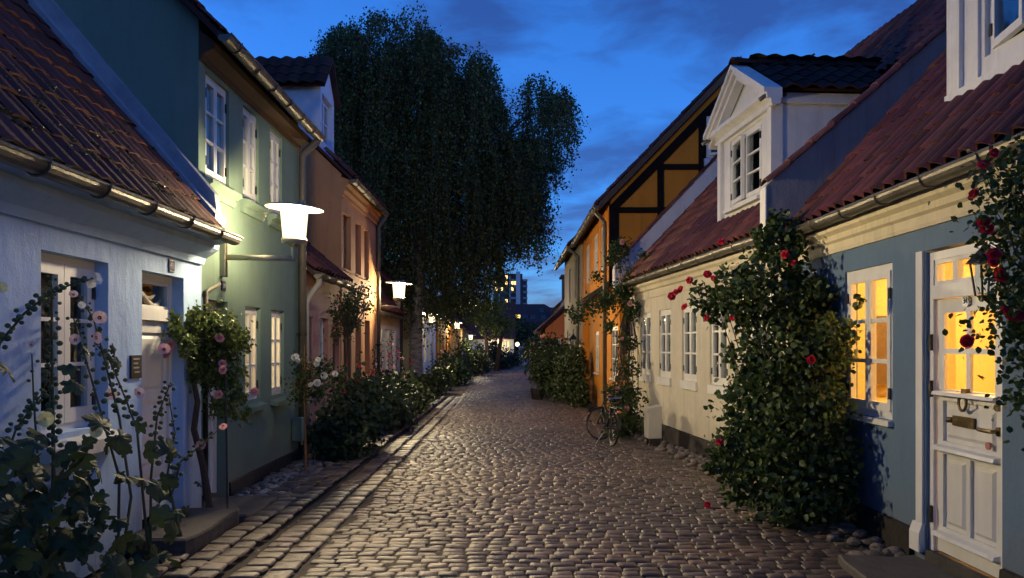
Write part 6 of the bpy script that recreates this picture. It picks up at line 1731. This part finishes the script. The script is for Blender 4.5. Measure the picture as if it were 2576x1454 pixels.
for k in range(5200):
    i = RNG.choice(len(lob), p=area); (cx, cy), (rx, ry) = lob[i]
    d_ = RNG.normal(size=3); d_ /= np.linalg.norm(d_); rad = RNG.uniform(0, 1) ** 0.35
    if d_[2] < 0 and RNG.random() < .7: d_[2] = -d_[2]
    sx = cx + rx * d_[0] * rad; sy = cy - ry * d_[2] * rad
    yb = np.interp(sx, XB, YB) * RNG.uniform(.93, 1.03)
    if hole[int((sx - 760) / 18) % 40, int(sy / 90) % 12] < (.30 if sx < 900 else .17) and RNG.random() < .85: continue
    L_ = min(abs(RNG.normal(110, 90)) + 30, max(yb - sy, 25)) if RNG.random() < .85 else max(yb - sy, 25) * RNG.uniform(.6, 1.0)
    Y_ = 27 + 2.2 * d_[1] * rad
    p0 = np.array(px(sx, sy, Y_)); ln = L_ / 2117 * Y_
    n_ = max(6, int(ln / 0.042)); tt = np.linspace(0, 1, n_)
    sw = RNG.normal(0, 0.28, 2)
    c_ = np.stack([p0[0] + d_[0] * 0.35 * np.sin(np.minimum(tt * 2.2, 1.57)) * min(1, ln / 1.5) + sw[0] * tt, p0[1] + d_[1] * 0.3 * tt + sw[1] * tt, p0[2] + 0.15 * np.sin(np.minimum(tt * 6, 3.14)) - ln * tt], 1)
    w_ = 0.045 + 0.04 * np.sin(tt * 3.0)
    for rep in range(1):
        pos.append(c_ + RNG.normal(size=c_.shape) * w_[:, None])
    tw.append(c_[::max(1, n_ // 6)])
for k in range(2600):      # fuller upper shoots along the outline
    i = RNG.integers(len(big), len(lob)); (cx, cy), (rx, ry) = lob[i]
    a = RNG.uniform(0.0, 6.28); rad = RNG.uniform(.2, 1.25)
    c_ = np.array(px(cx + rx * math.cos(a) * rad, cy - ry * math.sin(a) * rad, 27 + RNG.normal(0, .6))); pos.append(c_ + RNG.normal(size=(7, 3)) * 0.085)
pos = np.concatenate(pos); keep = pos[:, 2] > 1.3; pos = pos[keep]
qx = 1288 + pos[:, 0] / pos[:, 1] * 2117; qz = pos[:, 2]
pos = pos[~((np.abs(qx - 1056) < 14) & (qz > 2.6) & (qz < 4.9) & (pos[:, 1] < 27.2) & (RNG.random(len(pos)) < .8))]
leaf_cloud('crown', pos, RNG.uniform(0.045, 0.12, len(pos)), M['leaf_birch'], bt, LEAF4, bias=(0, 0, 0.1), droop=1.1)
V = []; nq = 0
for c_ in tw:
    for a, b in zip(c_, c_[1:]):
        V += [a + (-.004, 0, 0), a + (.004, 0, 0), b + (.003, 0, 0), b + (-.003, 0, 0)]; nq += 1
o = np_mesh('twigs', np.array(V) - np.array(wloc(bt)), [([(0, 1, 2, 3)], 4, nq)], M['bark'], bt); o['kind'] = 'stuff'

# --- other trees
def tree(name, label, base, trunks, bl, n, size, mat, tr=0.16):
    t = thing(name, label, 'tree', base)
    q = MB()
    for tp in trunks:
        q.tube([Vector(p) for p in tp], [tr * (1 - 0.6 * i / len(tp)) for i in range(len(tp))], 9)
    for c, r in bl:
        e = Vector(P3(*c)); a = Vector(random.choice(trunks)[-1]); q.tube([a, a.lerp(e, .5) + Vector((0, 0, .2)), e], [tr * .4, tr * .25, tr * .08], 6)
    q.build('trunk', M['bark'], t, smooth=True)
    k = n // 24
    vol = np.array([b[1] ** 2.2 for b in bl]); vol /= vol.sum(); ci = RNG.choice(len(bl), k, p=vol)
    cc = np.array([P3(*bl[i][0]) for i in ci]) + unit(RNG.normal(size=(k, 3))) * (np.array([bl[i][1] for i in ci]) * RNG.uniform(0, 1, k) ** .38)[:, None]
    li = RNG.integers(0, k, n); pos = cc[li] + RNG.normal(size=(n, 3)) * (np.array([bl[i][1] for i in ci]) * .2)[li][:, None]
    pos[:, 2] = np.maximum(pos[:, 2], 0.3)
    leaf_cloud('crown', pos, RNG.uniform(*size, n), mat, t, LEAF4, droop=.4)
    return t
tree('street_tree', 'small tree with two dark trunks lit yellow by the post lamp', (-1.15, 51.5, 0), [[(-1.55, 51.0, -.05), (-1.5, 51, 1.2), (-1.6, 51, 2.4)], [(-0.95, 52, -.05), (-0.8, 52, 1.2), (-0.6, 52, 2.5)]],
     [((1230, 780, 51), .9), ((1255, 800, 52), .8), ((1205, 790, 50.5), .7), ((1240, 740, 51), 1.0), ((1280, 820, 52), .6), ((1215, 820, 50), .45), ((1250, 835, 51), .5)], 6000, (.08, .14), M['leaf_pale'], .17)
dk = [('broad dark tree rising behind the far white house', -1.0, 80, [((1270, 820, 80), 1.6), ((1250, 800, 80), 1.5), ((1290, 800, 80), 1.5), ((1275, 785, 80), 1.2)]),
      ('dark tree crown below the apartment tower', 1.4, 84, [((1310, 830, 84), 1.6), ((1325, 805, 84), 1.4), ((1300, 800, 84), 1.4), ((1335, 835, 84), 1.4)]),
      ('dark tree crown against the long brick block', 3.4, 88, [((1350, 820, 88), 1.6), ((1370, 810, 88), 1.5), ((1385, 830, 88), 1.6), ((1360, 845, 88), 1.6)]),
      ('dark garden tree over the lane end', 1.9, 72, [((1340, 850, 72), 1.1), ((1325, 865, 72), .9), ((1355, 865, 72), 1.0)]),
      ('dark tree behind the ochre cottage roof', -4.5, 70, [((1180, 790, 70), 2.0), ((1150, 760, 70), 2.0), ((1210, 800, 70), 1.6), ((1120, 800, 70), 1.8)])]
dk = [(l_, x_, y_, [((c_[0], c_[1] + (26 if y_ > 71 else 6), c_[2]), r_ * .78) for c_, r_ in bl_]) for l_, x_, y_, bl_ in dk]
for lab, x_, y_, bl in dk:
    tree('garden_tree', lab, (x_, y_, 0), [[(x_, y_, -.05), (x_, y_, 1.0), (x_ + .1, y_, 2.0)]], bl, 4200, (.14, .26), M['leaf_dark'], .2)

# fallen leaves and petals swept against the walls
pts = []
for k in range(420):
    y_ = random.uniform(6.2, 15); pts.append((wall_r(y_) - abs(random.gauss(0, 0.35)) - 0.15, y_, 0.045))
for k in range(160):
    pts.append((random.uniform(-2.5, 2.0), random.uniform(6, 13), 0.012))
pts = np.array(pts)
o = leaf_cloud('fallen_leaves', pts, RNG.uniform(.02, .045, len(pts)), M['leaf_dry'], None, LEAF6, bias=(0, 0, 5), droop=0, kind='stuff')
tag(o, 'dry fallen leaves scattered on the stones along the walls', 'leaves')
# moss tufts on the old cottage roof just above its gutter
mp = []
for k in range(60):
    u = random.uniform(3.5, 7.6); n_ = 0.2 - abs(random.gauss(0, 0.35)); z_ = 2.66 + (0.27 - n_) * 1.16 + 0.045
    for j in range(40): mp.append(np.array(F1.P(u + random.gauss(0, .035), n_ + random.gauss(0, .012), z_ + abs(random.gauss(0, .012)))))
mp = np.array(mp)
o = leaf_cloud('roof_moss', mp, RNG.uniform(.012, .026, len(mp)), M['leaf_dark'], rf0, LEAF4, bias=(0, 0, 1))
